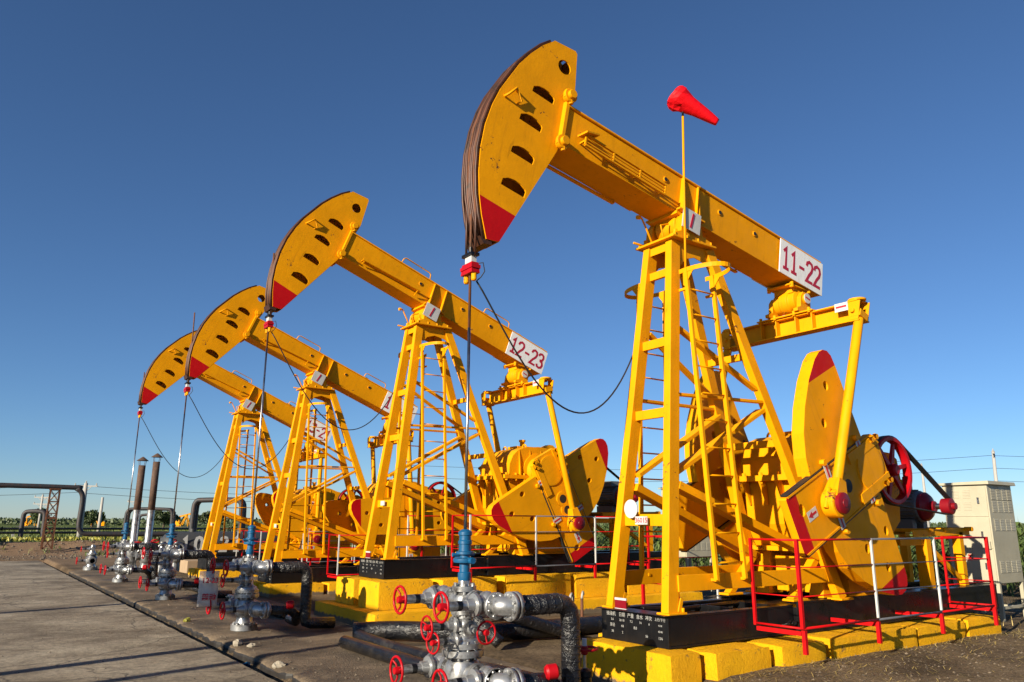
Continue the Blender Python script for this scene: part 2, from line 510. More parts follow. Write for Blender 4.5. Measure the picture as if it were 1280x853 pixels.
    def cut_mat(self, co, no, key, face=None):    # other paint beyond a plane
        g = list(self.bm.verts) + list(self.bm.edges) + list(self.bm.faces)
        bmesh.ops.bisect_plane(self.bm, geom=g, plane_co=co, plane_no=no)
        self.mat(key)
        self.bm.normal_update()
        for f in self.bm.faces:
            c = f.calc_center_median()
            if face is not None and (abs(f.normal.y) < 0.9 or abs(c.y - face) > 0.004):
                continue
            if (c - V(co)).dot(V(no)) > 1e-5:
                f.material_index = self.mi
        return self
    def mesh(self, name):
        bmesh.ops.recalc_face_normals(self.bm, faces=self.bm.faces)
        me = bpy.data.meshes.new(name)
        self.bm.to_mesh(me); self.bm.free()
        for m in self.mats:
            me.materials.append(m)
        return me

# ------------------------------------------------------------------ scene objects
CACHE = {}
def link(name, data, parent=None, loc=None, rot=None):
    o = bpy.data.objects.new(name, data)
    COL.objects.link(o)
    if parent is not None:
        o.parent = parent
    if loc is not None: o.location = loc
    if rot is not None: o.rotation_euler = rot
    return o

def part(name, key, build, parent, loc=None, rot=None, bev=0.0, label=None):
    """a mesh object; repeats of the same key share their mesh"""
    if key is None or key not in CACHE:
        mb = MB()
        build(mb)
        me = mb.mesh(name)
        if key is not None:
            CACHE[key] = me
    else:
        me = CACHE[key]
    o = link(name, me, parent, loc, rot)
    if bev:
        m = o.modifiers.new('edges', 'BEVEL')
        m.width = bev; m.segments = 2; m.limit_method = 'ANGLE'; m.angle_limit = rad(40)
    if label: o['label'] = label
    return o

def tag(o, label, cat, group=None):
    o['label'] = label; o['category'] = cat
    if group: o['group'] = group
    return o

def thing(name, label, cat, loc=(0, 0, 0), rot=None, group=None):
    return tag(link(name, None, None, loc, rot), label, cat, group)

def solo(name, label, cat, build, loc=None, rot=None, group=None, bev=0.0, key=None):
    return tag(part(name, key, build, None, loc, rot, bev), label, cat, group)

def struct(name, build, kind='structure'):
    o = part(name, None, build, None)
    o['kind'] = kind
    return o
# ------------------------------------------------------------------ pump jack (local frame: x from the well along the unit, y across, z up)
PX, PZ = 3.09, 5.41          # saddle bearing
SX, SZ = 5.50, 2.42          # crank shaft
RC = 1.15
ARC = [(x + 0.07, z) for x, z in [(-2.85, -1.40), (-2.96, -1.16), (-3.033, -0.95), (-3.092, -0.70), (-3.128, -0.42), (-3.128, -0.12), (-3.09, 0.16), (-3.03, 0.40), (-2.945, 0.62), (-2.85, 0.86), (-2.735, 1.07), (-2.60, 1.27), (-2.47, 1.41)]]
HEAD = ARC + [(-2.38, 1.44), (-2.06, 1.485), (-2.03, 1.46), (-1.97, 0.90), (-2.09, 0.04), (-2.62, -1.36), (-2.66, -1.378)]
HW = 0.15                    # half width of the head
def half_moon(cx, cz, w, h, a):
    pts = [(-w, -h * 0.5), (-w * 0.93, h * 0.28), (-w * 0.5, h * 0.66), (0.0, h * 0.76), (w * 0.5, h * 0.62), (w * 0.9, h * 0.3), (w, 0.05 * h), (w * 0.93, -h * 0.68)]
    c, s = math.cos(a), math.sin(a)
    return [(cx + x * c - z * s, cz + x * s + z * c) for x, z in pts]
HOLES = [[(-2.18 + 0.095 * math.cos(2 * PI * i / 16), 1.17 + 0.095 * math.sin(2 * PI * i / 16)) for i in range(16)],
         half_moon(-2.40, 0.655, 0.16, 0.098, 0.02), half_moon(-2.50, 0.215, 0.16, 0.098, 0.0),
         half_moon(-2.53, -0.23, 0.16, 0.098, 0.0), half_moon(-2.57, -0.665, 0.165, 0.104, 0.0)]

def head_side(sgn):
    def f(mb):
        mb.mat('yellow').plate(HEAD, HOLES if sgn < 0 else HOLES[:1], sgn * HW, sgn * (HW - 0.016))
        mb.cut_mat((-3.0, 0, -0.95), (-0.042, 0, -0.477), 'red', sgn * HW)
    return f
def head_front(mb):           # curved cable track and its wire ropes
    mb.mat('rope')
    for (a, b), (c, d) in zip(ARC, ARC[1:]):
        mb.hexa([(a + 0.012, -(HW - 0.017), b), (c + 0.012, -(HW - 0.017), d), (c + 0.012, (HW - 0.017), d), (a + 0.012, (HW - 0.017), b),
                 (a - 0.012, -(HW - 0.017), b), (c - 0.012, -(HW - 0.017), d), (c - 0.012, (HW - 0.017), d), (a - 0.012, (HW - 0.017), b)])
    for y in (0.02 - HW, HW - 0.02):   # rim rails that keep the rope on the track
        mb.tube([(a - 0.03, y, b) for a, b in ARC], 0.016, 6)
    mb.hexa([(-2.80, -HW, -1.46), (-2.70, -HW, -1.44), (-2.70, HW, -1.44), (-2.80, HW, -1.46),
             (-2.86, -(HW - 0.017), -1.39), (-2.71, -(HW - 0.017), -1.365), (-2.71, (HW - 0.017), -1.365), (-2.86, (HW - 0.017), -1.39)])
def head_ropes(mb):
    for y, r in ((-0.105, 0.015), (-0.072, 0.017), (-0.04, 0.013), (-0.01, 0.016), (0.025, 0.014), (0.055, 0.017), (0.09, 0.013)):
        mb.mat('rust' if r in (0.015, 0.014) else 'rope').tube([(a - 0.03, y * (1.0 if k > 4 else 0.72 + 0.06 * k) + 0.014 * math.sin(k * 1.3 + y * 40), b) for k, (a, b) in enumerate(ARC[:11])], r, 7)
def head_back(mb):
    mb.mat('yellow')
    for (a, b), (c, d) in ((HEAD[12], HEAD[14]), (HEAD[15], HEAD[16]), (HEAD[16], HEAD[17]), (HEAD[17], HEAD[18])):
        mb.bar((a, 0, b), (c, 0, d), 2 * HW - 0.034, 0.014, (b - d, 0, c - a))
    for y in (-0.235, 0.235):                # hinge lugs with pins
        for z in (0.76, 0.12):
            mb.tube([(-2.09, y - 0.07, z), (-2.09, y + 0.07, z)], 0.055, 12)
            mb.flange((-2.09, y, z), (0, 1, 0), 0.088, 0.05, 0)
            mb.bar((-2.17, y, z), (-2.02, y, z), 0.04, 0.10)
            mb.tube([(-2.09, y, z), (-2.06, y, z - 0.10)], 0.03, 8)
    mb.bar((-2.085, 0, 0.08), (-2.085, 0, 0.70), 0.44, 0.05, (1, 0, 0))
def head_hook(mb):
    mb.mat('yellow')
    mb.tube([(-2.90, -0.152, 0.33), (-2.88, -0.21, 0.34), (-2.80, -0.22, 0.46), (-2.75, -0.152, 0.48)], 0.016, 6)
    mb.tube([(-2.80, -0.22, 0.46), (-2.69, -0.19, 0.36), (-2.73, -0.152, 0.32)], 0.012, 6)

def beam(mb):
    mb.mat('yellow')
    for s in (-1, 1):
        mb.box((-2.06, s * 0.184, 0.132), (2.85, s * 0.196, 0.633))
    mb.box((-2.08, -0.222, 0.634), (2.87, 0.222, 0.66))
    mb.box((-2.08, -0.222, 0.105), (2.87, 0.222, 0.131))
    for x in (-2.05, 2.842):
        mb.box((x, -0.183, 0.133), (x + 0.014, 0.183, 0.632))
    mb.box((2.30, -0.12, 0.661), (2.6, 0.12, 0.685))
    for s in (-1, 1):
        for x in (-0.42, 0.62, 1.35):
            mb.lathe([(0.040, 0), (0.040, 0.012), (0.026, 0.013)], (x, s * 0.196, 0.47), (0, s, 0), 14)
    for x in (1.2, 2.1, 2.75):
        mb.cbox((x, -0.15, 0.675), (0.10, 0.06, 0.03))
def beam_bores(mb):
    mb.mat('rubber')
    for s in (-1, 1):
        for x in (-0.42, 0.62, 1.35):
            mb.lathe([(0.027, 0.002), (0.027, 0.0155)], (x, s * 0.196, 0.47), (0, s, 0), 14)
def beam_gussets(mb):
    mb.mat('yellow')
    for s in (-1, 1):
        for x in (-0.13, 0.16):
            a = [(x - 0.011, s * 0.197, 0.632), (x - 0.011, s * 0.225, 0.632), (x - 0.011, s * 0.30, 0.132), (x - 0.011, s * 0.197, 0.132)]
            b = [(p[0] + 0.022, p[1], p[2]) for p in a]
            mb.hexa([a[3], b[3], b[2], a[2], a[0], b[0], b[1], a[1]])
        mb.box((-0.22, s * 0.223, 0.107), (0.25, s * 0.305, 0.131))
    mb.box((-0.22, -0.25, 0.06), (0.25, 0.25, 0.104))
def beam_ledge(mb):                       # folded work platform hung along the web
    mb.mat('yellow')
    for s in (-1, 1):
        mb.bar((-1.70, s * 0.26, 0.215), (-0.40, s * 0.26, 0.27), 0.10, 0.012)
        mb.bar((-1.70, s * 0.31, 0.235), (-0.40, s * 0.31, 0.29), 0.012, 0.04)
        mb.bar((-1.66, s * 0.225, 0.16), (-1.66, s * 0.30, 0.22), 0.02, 0.02)
        mb.bar((-0.46, s * 0.225, 0.16), (-0.46, s * 0.30, 0.27), 0.02, 0.02)
def beam_ladder(s):                       # pump with a ladder lying along the beam
    def f(mb):
        mb.mat('yellow')
        a, b = V((-1.82, s * 0.30, 0.20)), V((-0.50, s * 0.30, 0.17))
        up = V((0.0, 0, 0.135))
        mb.bar(a + up, b + up, 0.03, 0.022); mb.bar(a, b, 0.03, 0.022)
        mb.bar(a + up * 0.33, b + up * 0.33, 0.014, 0.014); mb.bar(a + up * 0.66, b + up * 0.66, 0.014, 0.014)
        for k in range(4):
            p = a.lerp(b, k / 3)
            mb.bar(p, p + up, 0.02, 0.02, (1, 0, 0))
            mb.bar(p + V((0, -s * 0.10, 0.06)), p + V((0, 0, 0.06)), 0.02, 0.02)
        mb.bar(a + V((-0.06, 0, 0.12)), a + V((0.14, -s * 0.02, 0.19)), 0.16, 0.02)
    return f
def hang_rail(x0, x1):
    def f(mb):
        mb.mat('yellow').bar((x0, 0.242, 0.085), (x1, 0.242, 0.085), 0.05, 0.02)
        for q in (x0 + 0.05, x1 - 0.05): mb.bar((q, 0.2, 0.10), (q, 0.245, 0.09), 0.02, 0.02)
    return f
def beam_rails(mb):
    mb.mat('yellow')
    for x0 in (-0.95, 1.1):
        for s in (-1, 1):
            mb.tube([(x0, s * 0.2, 0.66), (x0 + 0.02, s * 0.2, 0.76), (x0 + 0.06, s * 0.2, 0.79), (x0 + 0.62, s * 0.2, 0.79), (x0 + 0.66, s * 0.2, 0.76), (x0 + 0.68, s * 0.2, 0.66)], 0.012, 6)
def plate_board(s):
    def f(mb):
        mb.mat('board').box((1.88, s * 0.224, 0.10), (2.89, s * 0.236, 0.625))
    return f
def saddle(mb):
    mb.mat('yellow')
    for s in (-1, 1):
        mb.prism([(-0.30, -0.235), (0.34, -0.235), (0.34, -0.19), (0.20, -0.15), (0.17, 0.04), (0.10, 0.13), (-0.10, 0.13), (-0.17, 0.04), (-0.20, -0.15), (-0.30, -0.19)], s * 0.20, s * 0.31)
        mb.tube([(0, s * 0.17, 0), (0, s * 0.335, 0)], 0.115, 18)
        for x in (-0.25, 0.28):
            mb.tube([(x, s * 0.255, -0.20), (x, s * 0.255, -0.13)], 0.03, 6)
    mb.lathe([(0.15, -0.17), (0.165, -0.16), (0.165, 0.16), (0.15, 0.17)], (0, 0, 0), (0, 1, 0), 20)
    mb.box((-0.14, -0.16, 0.0), (0.16, 0.16, 0.10))
    # lubricator pipes and small brackets at the top of the post
    mb.tube([(-0.28, 0.12, -0.2), (-0.38, 0.12, -0.02), (-0.44, 0.13, 0.10), (-0.50, 0.13, 0.10)], 0.014, 6)
    mb.lathe([(0.03, 0), (0.03, 0.05)], (-0.52, 0.13, 0.09), (1, 0, 0.2), 8)
    mb.tube([(-0.30, 0.24, -0.22), (-0.46, 0.27, -0.20)], 0.016, 6)
    mb.tube([(-0.30, -0.1, -0.2), (-0.34, -0.1, -0.05), (-0.20, -0.1, 0.0)], 0.012, 6)
def saddle_sign(mb):
    mb.mat('white').box((-0.20, -0.352, -0.15), (0.12, -0.342, 0.13))
    mb.mat('redtext').bar((-0.055, -0.355, -0.115), (-0.02, -0.355, 0.095), 0.006, 0.032)

def post_platform(mb):
    mb.mat('yellow')
    mb.box((2.72, -0.33, 5.145), (3.52, 0.33, 5.172))
    for s in (-1, 1):                       # side gussets under the platform
        mb.prism([(2.93, 5.144), (3.47, 5.144), (3.55, 4.85), (3.42, 4.93), (3.2, 4.98), (3.03, 4.93), (2.93, 4.82)], s * 0.235, s * 0.222)
        for x in (2.78, 3.0, 3.2, 3.44):
            mb.tube([(x, s * 0.30, 5.16), (x, s * 0.30, 5.215)], 0.022, 6)
    mb.box((2.80, -0.19, 5.02), (2.815, 0.19, 5.144))
LEG = {'f': ((2.29, 0.43), (2.86, 0.19), 0.77, 5.143), 'r': ((5.12, 0.62), (3.47, 0.21), 0.80, 5.143)}
def legpt(k, s, z):
    (xb, yb), (xt, yt), z0, z1 = LEG[k]
    t = (z - z0) / (z1 - z0)
    return V((xb + (xt - xb) * t, s * (yb + (yt - yb) * t), z))
def leg(k, s):
    def f(mb):
        mb.mat('yellow')
        a, b = legpt(k, s, LEG[k][2]), legpt(k, s, LEG[k][3])
        if k == 'f':
            mb.bar(a, b, 0.16, 0.105, (0, 1, 0))
            mb.box((a.x - 0.11, a.y - 0.09, 0.762), (a.x + 0.17, a.y + 0.09, 0.785))
            for q in (-1, 1):
                mb.bar((a.x + 0.085, a.y + q * 0.055, 0.785), (a.x + 0.13, a.y + q * 0.055, 0.785 + 0.14), 0.014, 0.05)
                mb.tube([(a.x + 0.13, a.y + q * 0.065, 0.785), (a.x + 0.13, a.y + q * 0.065, 0.83)], 0.02, 6)
        else:
            mb.bar(a, b, 0.15, 0.10, (0, 1, 0))
            mb.box((a.x - 0.13, a.y - 0.10, 0.79), (a.x + 0.13, a.y + 0.10, 0.815))
    return f
def brace(p, q, w, h, up=(0, 1, 0), ch=False):
    def f(mb):
        mb.mat('yellow')
        if ch:
            mb.channel(p, q, h, w, 0.014, None, 1)
        else:
            mb.bar(p, q, w, h, up)
    return f
def ladder(s):
    def f(mb):
        mb.mat('yellow')
        def P(x, t): return V((x - 0.06 * t, s * (0.575 - 0.17 * t), 1.10 + 3.62 * t))
        for x in (2.89, 3.37):
            mb.bar(P(x, 0), P(x, 1), 0.038, 0.05, (0, 1, 0))
        for k in range(11):
            t = 0.05 + k * 0.088
            mb.tube([P(2.89, t), P(3.37, t)], 0.0105, 6)
        for t in (0.0, 0.93):
            for x in (2.89, 3.37):
                p = P(x, t); mb.bar(p, p - V((0, s * 0.13, 0)), 0.03, 0.03)
    return f
def hoop(s):
    def f(mb):
        mb.mat('yellow')
        n = 18
        c = V((3.07, s * 0.40, 4.70))
        pts = [V((2.83, s * 0.30, 4.70))] + [c + V((-0.25 * math.cos(PI * i / n), s * 0.44 * math.sin(PI * i / n), 0)) for i in range(n + 1)] + [V((3.31, s * 0.30, 4.70))]
        for a, b in zip(pts, pts[1:]):
            d = (b - a).normalized() * 0.004
            mb.bar(a - d, b + d, 0.010, 0.055)
        for x in (2.83, 3.31):
            mb.hexa([(x - .006, s * .36, 4.52), (x + .006, s * .36, 4.52), (x + .006, s * .38, 4.5), (x - .006, s * .38, 4.5), (x - .006, s * .36, 4.672), (x + .006, s * .36, 4.672), (x + .006, s * .52, 4.672), (x - .006, s * .52, 4.672)])
    return f
def rung_sign(mb):
    mb.mat('white').lathe([(0.105, 0), (0.105, 0.012)], (2.335, 0.15, 1.86), (-1, 0, 0), 24)
    mb.box((2.332, -0.10, 1.685), (2.344, 0.09, 1.775))
    mb.mat('redtext').text('36015', (2.3305, -0.005, 1.73), (0, -1, 0), (0, 0, 1), 0.08, 0.0015)
def rung_label(mb):
    mb.mat('white').box((2.332, -0.09, 1.70), (2.344, 0.07, 1.78))

def skid(mb):
    mb.mat('black')
    for s in (-1, 1):
        mb.box((2.19, s * 0.492, 0.462), (4.30, s * 0.508, 0.737)); mb.box((2.19, s * 0.40, 0.4385), (4.30, s * 0.513, 0.461)); mb.box((2.19, s * 0.40, 0.738), (4.30, s * 0.513, 0.7605))
        mb.box((4.302, s * 0.555, 0.462), (9.45, s * 0.571, 0.775)); mb.box((4.302, s * 0.42, 0.4385), (9.45, s * 0.576, 0.461)); mb.box((4.302, s * 0.42, 0.776), (9.45, s * 0.576, 0.7995))
    for x in (2.19, 3.6, 4.303, 6.0, 7.3, 9.4):
        w = 0.49 if x < 4.2 else 0.554
        mb.box((x, -w, 0.462), (x + 0.02, w, 0.735))
    mb.box((2.17, -0.512, 0.4385), (2.189, 0.512, 0.7605))
    mb.box((2.10, -0.53, 0.7615), (2.36, 0.53, 0.768))
    mb.box((4.35, -0.54, 0.70), (9.38, 0.54, 0.722))
    for s in (-1, 1):
        mb.tube([(2.6, s * 0.3, 0.74), (3.3, s * 0.33, 0.70), (4.4, s * 0.3, 0.72)], 0.03, 8)
        for x in (4.05, 4.15):
            mb.tube([(x, s * 0.516, 0.55), (x + 0.02, s * 0.58, 0.57), (x + 0.08, s * 0.58, 0.60)], 0.014, 6)
TX = [(((0.35, '抽油机'), (0.175, '日期'), (0.04, '产量'), (-0.10, '含水'), (-0.235, '冲次'), (-0.40, '上行/下行')), 0.712, 0.05),
      (((0.33, '5.6'), (0.20, '3#'), (0.155, '18'), (0.03, '7.2'), (-0.11, '74'), (-0.24, '6'), (-0.40, '42/38')), 0.655, 0.034),
      (((0.33, '泵径'), (0.17, '44'), (-0.03, '8.0'), (-0.40, '45/40')), 0.595, 0.04), (((0.33, '38'), (0.17, '2'), (-0.20, '56'), (-0.40, '12/6')), 0.53, 0.036)]
def skid_text(k):
    def f(mb):
        mb.mat('chalk')
        for y, t in TX[k][0]:
            mb.text(t, (2.1675, y, TX[k][1]), (0, -1, 0), (0, 0, 1), TX[k][2] * (0.72 if len(t) > 4 else 1), 0.0012, bold=0.0)
    return f
def rope_sign(mb):
    mb.mat('reddark').box((2.20, 0.14, 0.775), (2.215, 0.32, 0.86))
    mb.mat('white').box((2.199, 0.14, 0.861), (2.216, 0.32, 0.885))
    mb.box((2.199, 0.14, 0.768), (2.216, 0.32, 0.7745))

def equalizer(mb):
    mb.mat('yellow')
    mb.ibeam((0, -0.98, 0), (0, 0.98, 0), 0.20, 0.27, 0.022)
    for s in (-1, 1):
        mb.box((-0.13, s * 0.981, -0.145), (0.13, s * 1.12, -0.125)); mb.box((-0.13, s * 0.981, 0.125), (0.13, s * 1.12, 0.145))
        for x in (-0.115, 0.115):
            mb.hexa([(x - .01, s * 0.981, -.124), (x + .01, s * 0.981, -.124), (x + .01, s * 1.11, -.124), (x - .01, s * 1.11, -.124), (x - .01, s * 0.981, .124), (x + .01, s * 0.981, .124), (x + .01, s * 1.16, .124), (x - .01, s * 1.16, .124)])
        mb.lathe([(0.115, 0), (0.115, 0.03)], (0, s * 1.05, 0.146), (0, 0, 1), 16)
        mb.lathe([(0.03, 0), (0.03, 0.32)], (-0.16, s * 1.05, 0), (1, 0, 0), 10)
        for y in (0.16, 0.42):
            mb.box((-0.105, s * y - 0.008, -0.112), (0.105, s * y + 0.008, 0.112))
    mb.box((-0.14, -0.46, 0.136), (0.14, 0.46, 0.158))
    for y in (-0.40, -0.16, 0.16, 0.40):
        for x in (-0.115, 0.115):
            mb.tube([(x, y, 0.12), (x, y, 0.195)], 0.024, 6)
def eq_label(mb):
    mb.mat('white').box((-0.128, -0.99, 0.02), (-0.136, -0.80, 0.135))
    mb.mat('redtext').box((-0.1365, -0.97, 0.07), (-0.139, -0.82, 0.095))
def tail_bearing(mb):          # origin on the pin
    mb.mat('yellow')
    mb.lathe([(0.10, -0.19), (0.15, -0.17), (0.15, -0.08), (0.175, -0.06), (0.175, 0.06), (0.15, 0.08), (0.15, 0.17), (0.10, 0.19)], (0, 0, 0), (0, 1, 0), 20)
    for s in (-1, 1):
        mb.prism([(-0.20, -0.215), (0.20, -0.215), (0.20, -0.17), (0.12, -0.13), (0.11, 0.02), (0.05, 0.10), (-0.05, 0.10), (-0.11, 0.02), (-0.12, -0.13), (-0.20, -0.17)], s * 0.20, s * 0.27)
        mb.tube([(0, s * 0.16, 0), (0, s * 0.295, 0)], 0.075, 14)
    mb.box((-0.13, -0.155, 0.10), (0.13, 0.155, 0.20))
    mb.box((-0.24, -0.20, 0.182), (0.24, 0.20, 0.204))
    for x in (-0.2, 0.2):
        for y in (-0.19, 0.19):
            mb.tube([(x, y, 0.15), (x, y, 0.235)], 0.03, 6)
def tail_sign(mb):
    mb.mat('white').lathe([(0.075, 0), (0.075, 0.008)], (0, -0.297, 0), (0, -1, 0), 20)
    mb.mat('redtext').bar((-0.05, -0.3065, 0.008), (0.05, -0.3065, -0.008), 0.003, 0.022)

def crank(mb):                 # local: +x towards the free end, z across, outer face at -y
    mb.mat('yellow')
    mb.plate([(-0.36, -0.26), (-0.26, -0.355), (0.35, -0.355), (1.82, -0.355), (1.84, -0.335), (1.84, 0.335), (1.82, 0.355), (-0.26, 0.355), (-0.36, 0.26)],
             [[(0.16 + 0.05 * math.cos(i * PI / 6), 0.05 * math.sin(i * PI / 6)) for i in range(12)], [(1.62 + 0.055 * math.cos(i * PI / 6), -0.12 + 0.075 * math.sin(i * PI / 6)) for i in range(12)]], -0.83, -0.93)
    mb.cut_mat((1.64, 0, 0), (1, 0, 0), 'red', -0.93)
    mb.mat('yellow')
    mb.box((-0.34, -0.955, 0.20), (0.42, -0.931, 0.33)); mb.box((-0.34, -0.955, -0.33), (0.42, -0.931, -0.20))
    for z in (-0.30, 0.30):
        for x in (-0.30, -0.18):
            mb.tube([(x, -0.93, z), (x, -0.99, z)], 0.035, 6)
    mb.lathe([(0.30, 0), (0.30, 0.018), (0.27, 0.02)], (0, -0.93, 0), (0, -1, 0), 26)
    mb.lathe([(0.25, 0.0), (0.25, 0.42)], (0, -0.42, 0), (0, -1, 0), 24)
    for x in (0.62, 0.86):                # spare crank pin bosses
        mb.lathe([(0.15, 0), (0.15, 0.02), (0.12, 0.022)], (x, -0.93, 0), (0, -1, 0), 20)
        mb.mat('rubber').lathe([(0.085, 0.0225), (0.085, 0.024)], (x, -0.93, 0), (0, -1, 0), 18); mb.mat('yellow')
    for z in (-0.352, 0.352):             # guide strips for the weights
        mb.box((0.0, -0.94, z - 0.012), (1.80, -0.9305, z + 0.012))
    mb.mat('rubber').box((0.05, -0.936, 0.366), (1.80, -0.84, 0.380)); mb.box((0.05, -0.936, -0.380), (1.80, -0.84, -0.366))
def crank_mark(x, z):
    def f(mb):
        mb.mat('white').box((x - 0.05, -0.9445, z - 0.095), (x + 0.05, -0.9405, z + 0.095))
        mb.mat('redtext').box((x - 0.016, -0.9465, z - 0.085), (x + 0.016, -0.945, z + 0.085))
    return f
MARKS = ((0.10, -0.30), (0.20, 0.30), (0.92, -0.32), (0.98, 0.30))
def arrow_mark(mb):
    mb.mat('white').box((1.36, -0.9335, -0.06), (1.56, -0.931, 0.06))
    mb.mat('redtext').box((1.38, -0.9355, -0.014), (1.4695, -0.934, 0.014))
    mb.prism([(1.47, -0.04), (1.55, 0), (1.47, 0.04)], -0.9355, -0.934)
CW = [(-0.06, 0.385), (-0.04, 0.9), (-0.03, 1.35), (-0.01, 1.52), (0.04, 1.60), (0.12, 1.64), (0.22, 1.64), (0.36, 1.585), (0.62, 1.40), (0.88, 1.14), (1.08, 0.87), (1.20, 0.60), (1.24, 0.385)]
def weight(k):
    def f(mb):
        mb.mat('yellow')
        c = [(0.10, 0.83), (0.62, 0.83), (0.32, 1.22)]
        mb.plate([(x, k * z) for x, z in CW], [[(a + 0.05 * math.cos(i * PI / 6), k * b + 0.062 * math.sin(i * PI / 6)) for i in range(12)] for a, b in c], -0.745, -0.915)
        mb.cut_mat((0, 0, k * 1.385), (0.03, 0, k), 'red', -0.915)
        mb.mat('yellow')
        mb.box((0.02, -0.93, k * 0.384), (0.30, -0.66, k * 0.46) if False else (0.30, -0.76, k * 0.384 + k * 0.001))
        for x in (0.12, 0.95):
            mb.tube([(x, -0.90, k * 0.44), (x, -0.975, k * 0.44)], 0.04, 6)
    return f
def weight_back(mb):
    mb.mat('rubber')
    for k in (-1, 1):
        for a, b in [(0.10, 0.83), (0.62, 0.83), (0.32, 1.22)]:
            pass

def pitman_len(i):
    pass
def pitman_build(L):
    def f(mb):                # hangs along -z from the equalizer end
        mb.mat('yellow')
        mb.tube([(0, 0, -0.12), (0, 0, -L + 0.20)], 0.062, 16)
        mb.box((-0.09, -0.07, -0.12), (0.09, 0.07, -0.02))
        mb.hexa([(-0.12, -0.10, -L + 0.05), (0.12, -0.10, -L + 0.05), (0.12, 0.10, -L + 0.05), (-0.12, 0.10, -L + 0.05), (-0.07, -0.07, -L + 0.30), (0.07, -0.07, -L + 0.30), (0.07, 0.07, -L + 0.30), (-0.07, 0.07, -L + 0.30)])
        mb.lathe([(0.155, -0.085), (0.17, -0.07), (0.17, 0.07), (0.155, 0.085)], (0, 0, -L), (0, 1, 0), 22)
        for s in (-1, 1):
            mb.tube([(s * 0.15, 0, -L - 0.12), (s * 0.15, 0, -L + 0.14)], 0.03, 6)
    return f
def pin_cap(mb):
    mb.mat('reddark').lathe([(0.125, 0), (0.125, 0.045), (0.115, 0.052), (0.05, 0.054), (0.045, 0.062)], (0, 0, 0), (0, -1, 0), 22)
def gearbox(mb):
    mb.mat('yellow')
    prof = [(4.80, 2.33), (4.82, 2.55), (4.90, 2.72), (5.03, 2.83), (5.2, 2.89), (5.55, 2.92), (5.85, 2.89), (6.10, 2.80), (6.45, 2.72), (6.85, 2.70), (7.0, 2.62), (7.05, 2.33)]
    mb.prism(prof, -0.52, 0.52)
    mb.box((4.66, -0.58, 2.255), (7.15, 0.58, 2.329))
    mb.prism([(4.82, 2.254), (7.02, 2.254), (6.95, 1.75), (6.5, 1.42), (5.0, 1.42), (4.85, 1.7)], -0.50, 0.50)
    mb.box((4.85, -0.56, 1.36), (6.7, 0.56, 1.419))
    for s in (-1, 1):
        mb.lathe([(0.36, 0), (0.36, 0.05), (0.28, 0.06), (0.26, 0.16)], (SX, s * 0.49, SZ), (0, s, 0), 26)
        mb.lathe([(0.22, 0), (0.22, 0.06), (0.15, 0.07), (0.13, 0.1)], (6.55, s * 0.49, 2.44), (0, s, 0), 22)
        mb.lathe([(0.24, 0), (0.24, 0.04), (0.18, 0.05)], (6.02, s * 0.49, 2.46), (0, s, 0), 22)
        for x in (5.05, 5.32, 5.60, 5.88):       # cast ribs
            mb.hexa([(x - .012, s * .521, 2.33), (x + .012, s * .521, 2.33), (x + .012, s * .575, 2.33), (x - .012, s * .575, 2.33), (x - .012, s * .521, 2.84), (x + .012, s * .521, 2.84), (x + .012, s * .524, 2.84), (x - .012, s * .524, 2.84)])
        for x in (4.72, 4.95, 5.15, 6.1, 6.45, 7.08):
            mb.tube([(x, s * 0.55, 2.22), (x, s * 0.55, 2.37)], 0.028, 6)
    for y in (-0.4, -0.13, 0.13, 0.4):
        mb.tube([(4.71, y, 2.22), (4.71, y, 2.37)], 0.028, 6)
        mb.hexa([(4.665, y - .012, 2.254), (4.8, y - .012, 2.254), (4.8, y + .012, 2.254), (4.665, y + .012, 2.254), (4.80, y - .012, 1.95), (4.85, y - .012, 1.95), (4.85, y + .012, 1.95), (4.80, y + .012, 1.95)])
    mb.box((5.25, -0.18, 2.90), (5.75, 0.18, 2.95)); mb.lathe([(0.05, 0), (0.05, 0.10), (0.07, 0.11), (0.07, 0.15)], (5.5, 0, 2.95), (0, 0, 1), 12)
    for s in (-1, 1):
        mb.torus((5.3, s * 0.35, 2.905), (1, 0, 0), 0.06, 0.018, 12, 6)
def pedestal(mb):
    mb.mat('yellow')
    for s in (-1, 1):
        mb.hexa([(4.95, s * 0.30, 0.805), (5.25, s * 0.30, 0.805), (5.25, s * 0.50, 0.805), (4.95, s * 0.50, 0.805), (5.0, s * 0.28, 1.355), (5.22, s * 0.28, 1.355), (5.22, s * 0.50, 1.355), (5.0, s * 0.50, 1.355)])
        mb.box((5.45, s * 0.25, 0.805), (6.65, s * 0.55, 1.355))
        mb.box((5.40, s * 0.24, 0.803), (6.75, s * 0.57, 0.83))
        mb.hexa([(4.3, s * 0.42, 0.83), (4.42, s * 0.42, 0.83), (4.42, s * 0.52, 0.83), (4.3, s * 0.52, 0.83), (4.88, s * 0.42, 1.355), (5.02, s * 0.42, 1.355), (5.02, s * 0.52, 1.355), (4.88, s * 0.52, 1.355)])
        mb.box((4.25, s * 0.40, 0.80), (4.55, s * 0.56, 0.829))
    mb.box((5.05, -0.24, 0.85), (6.3, 0.24, 1.3))
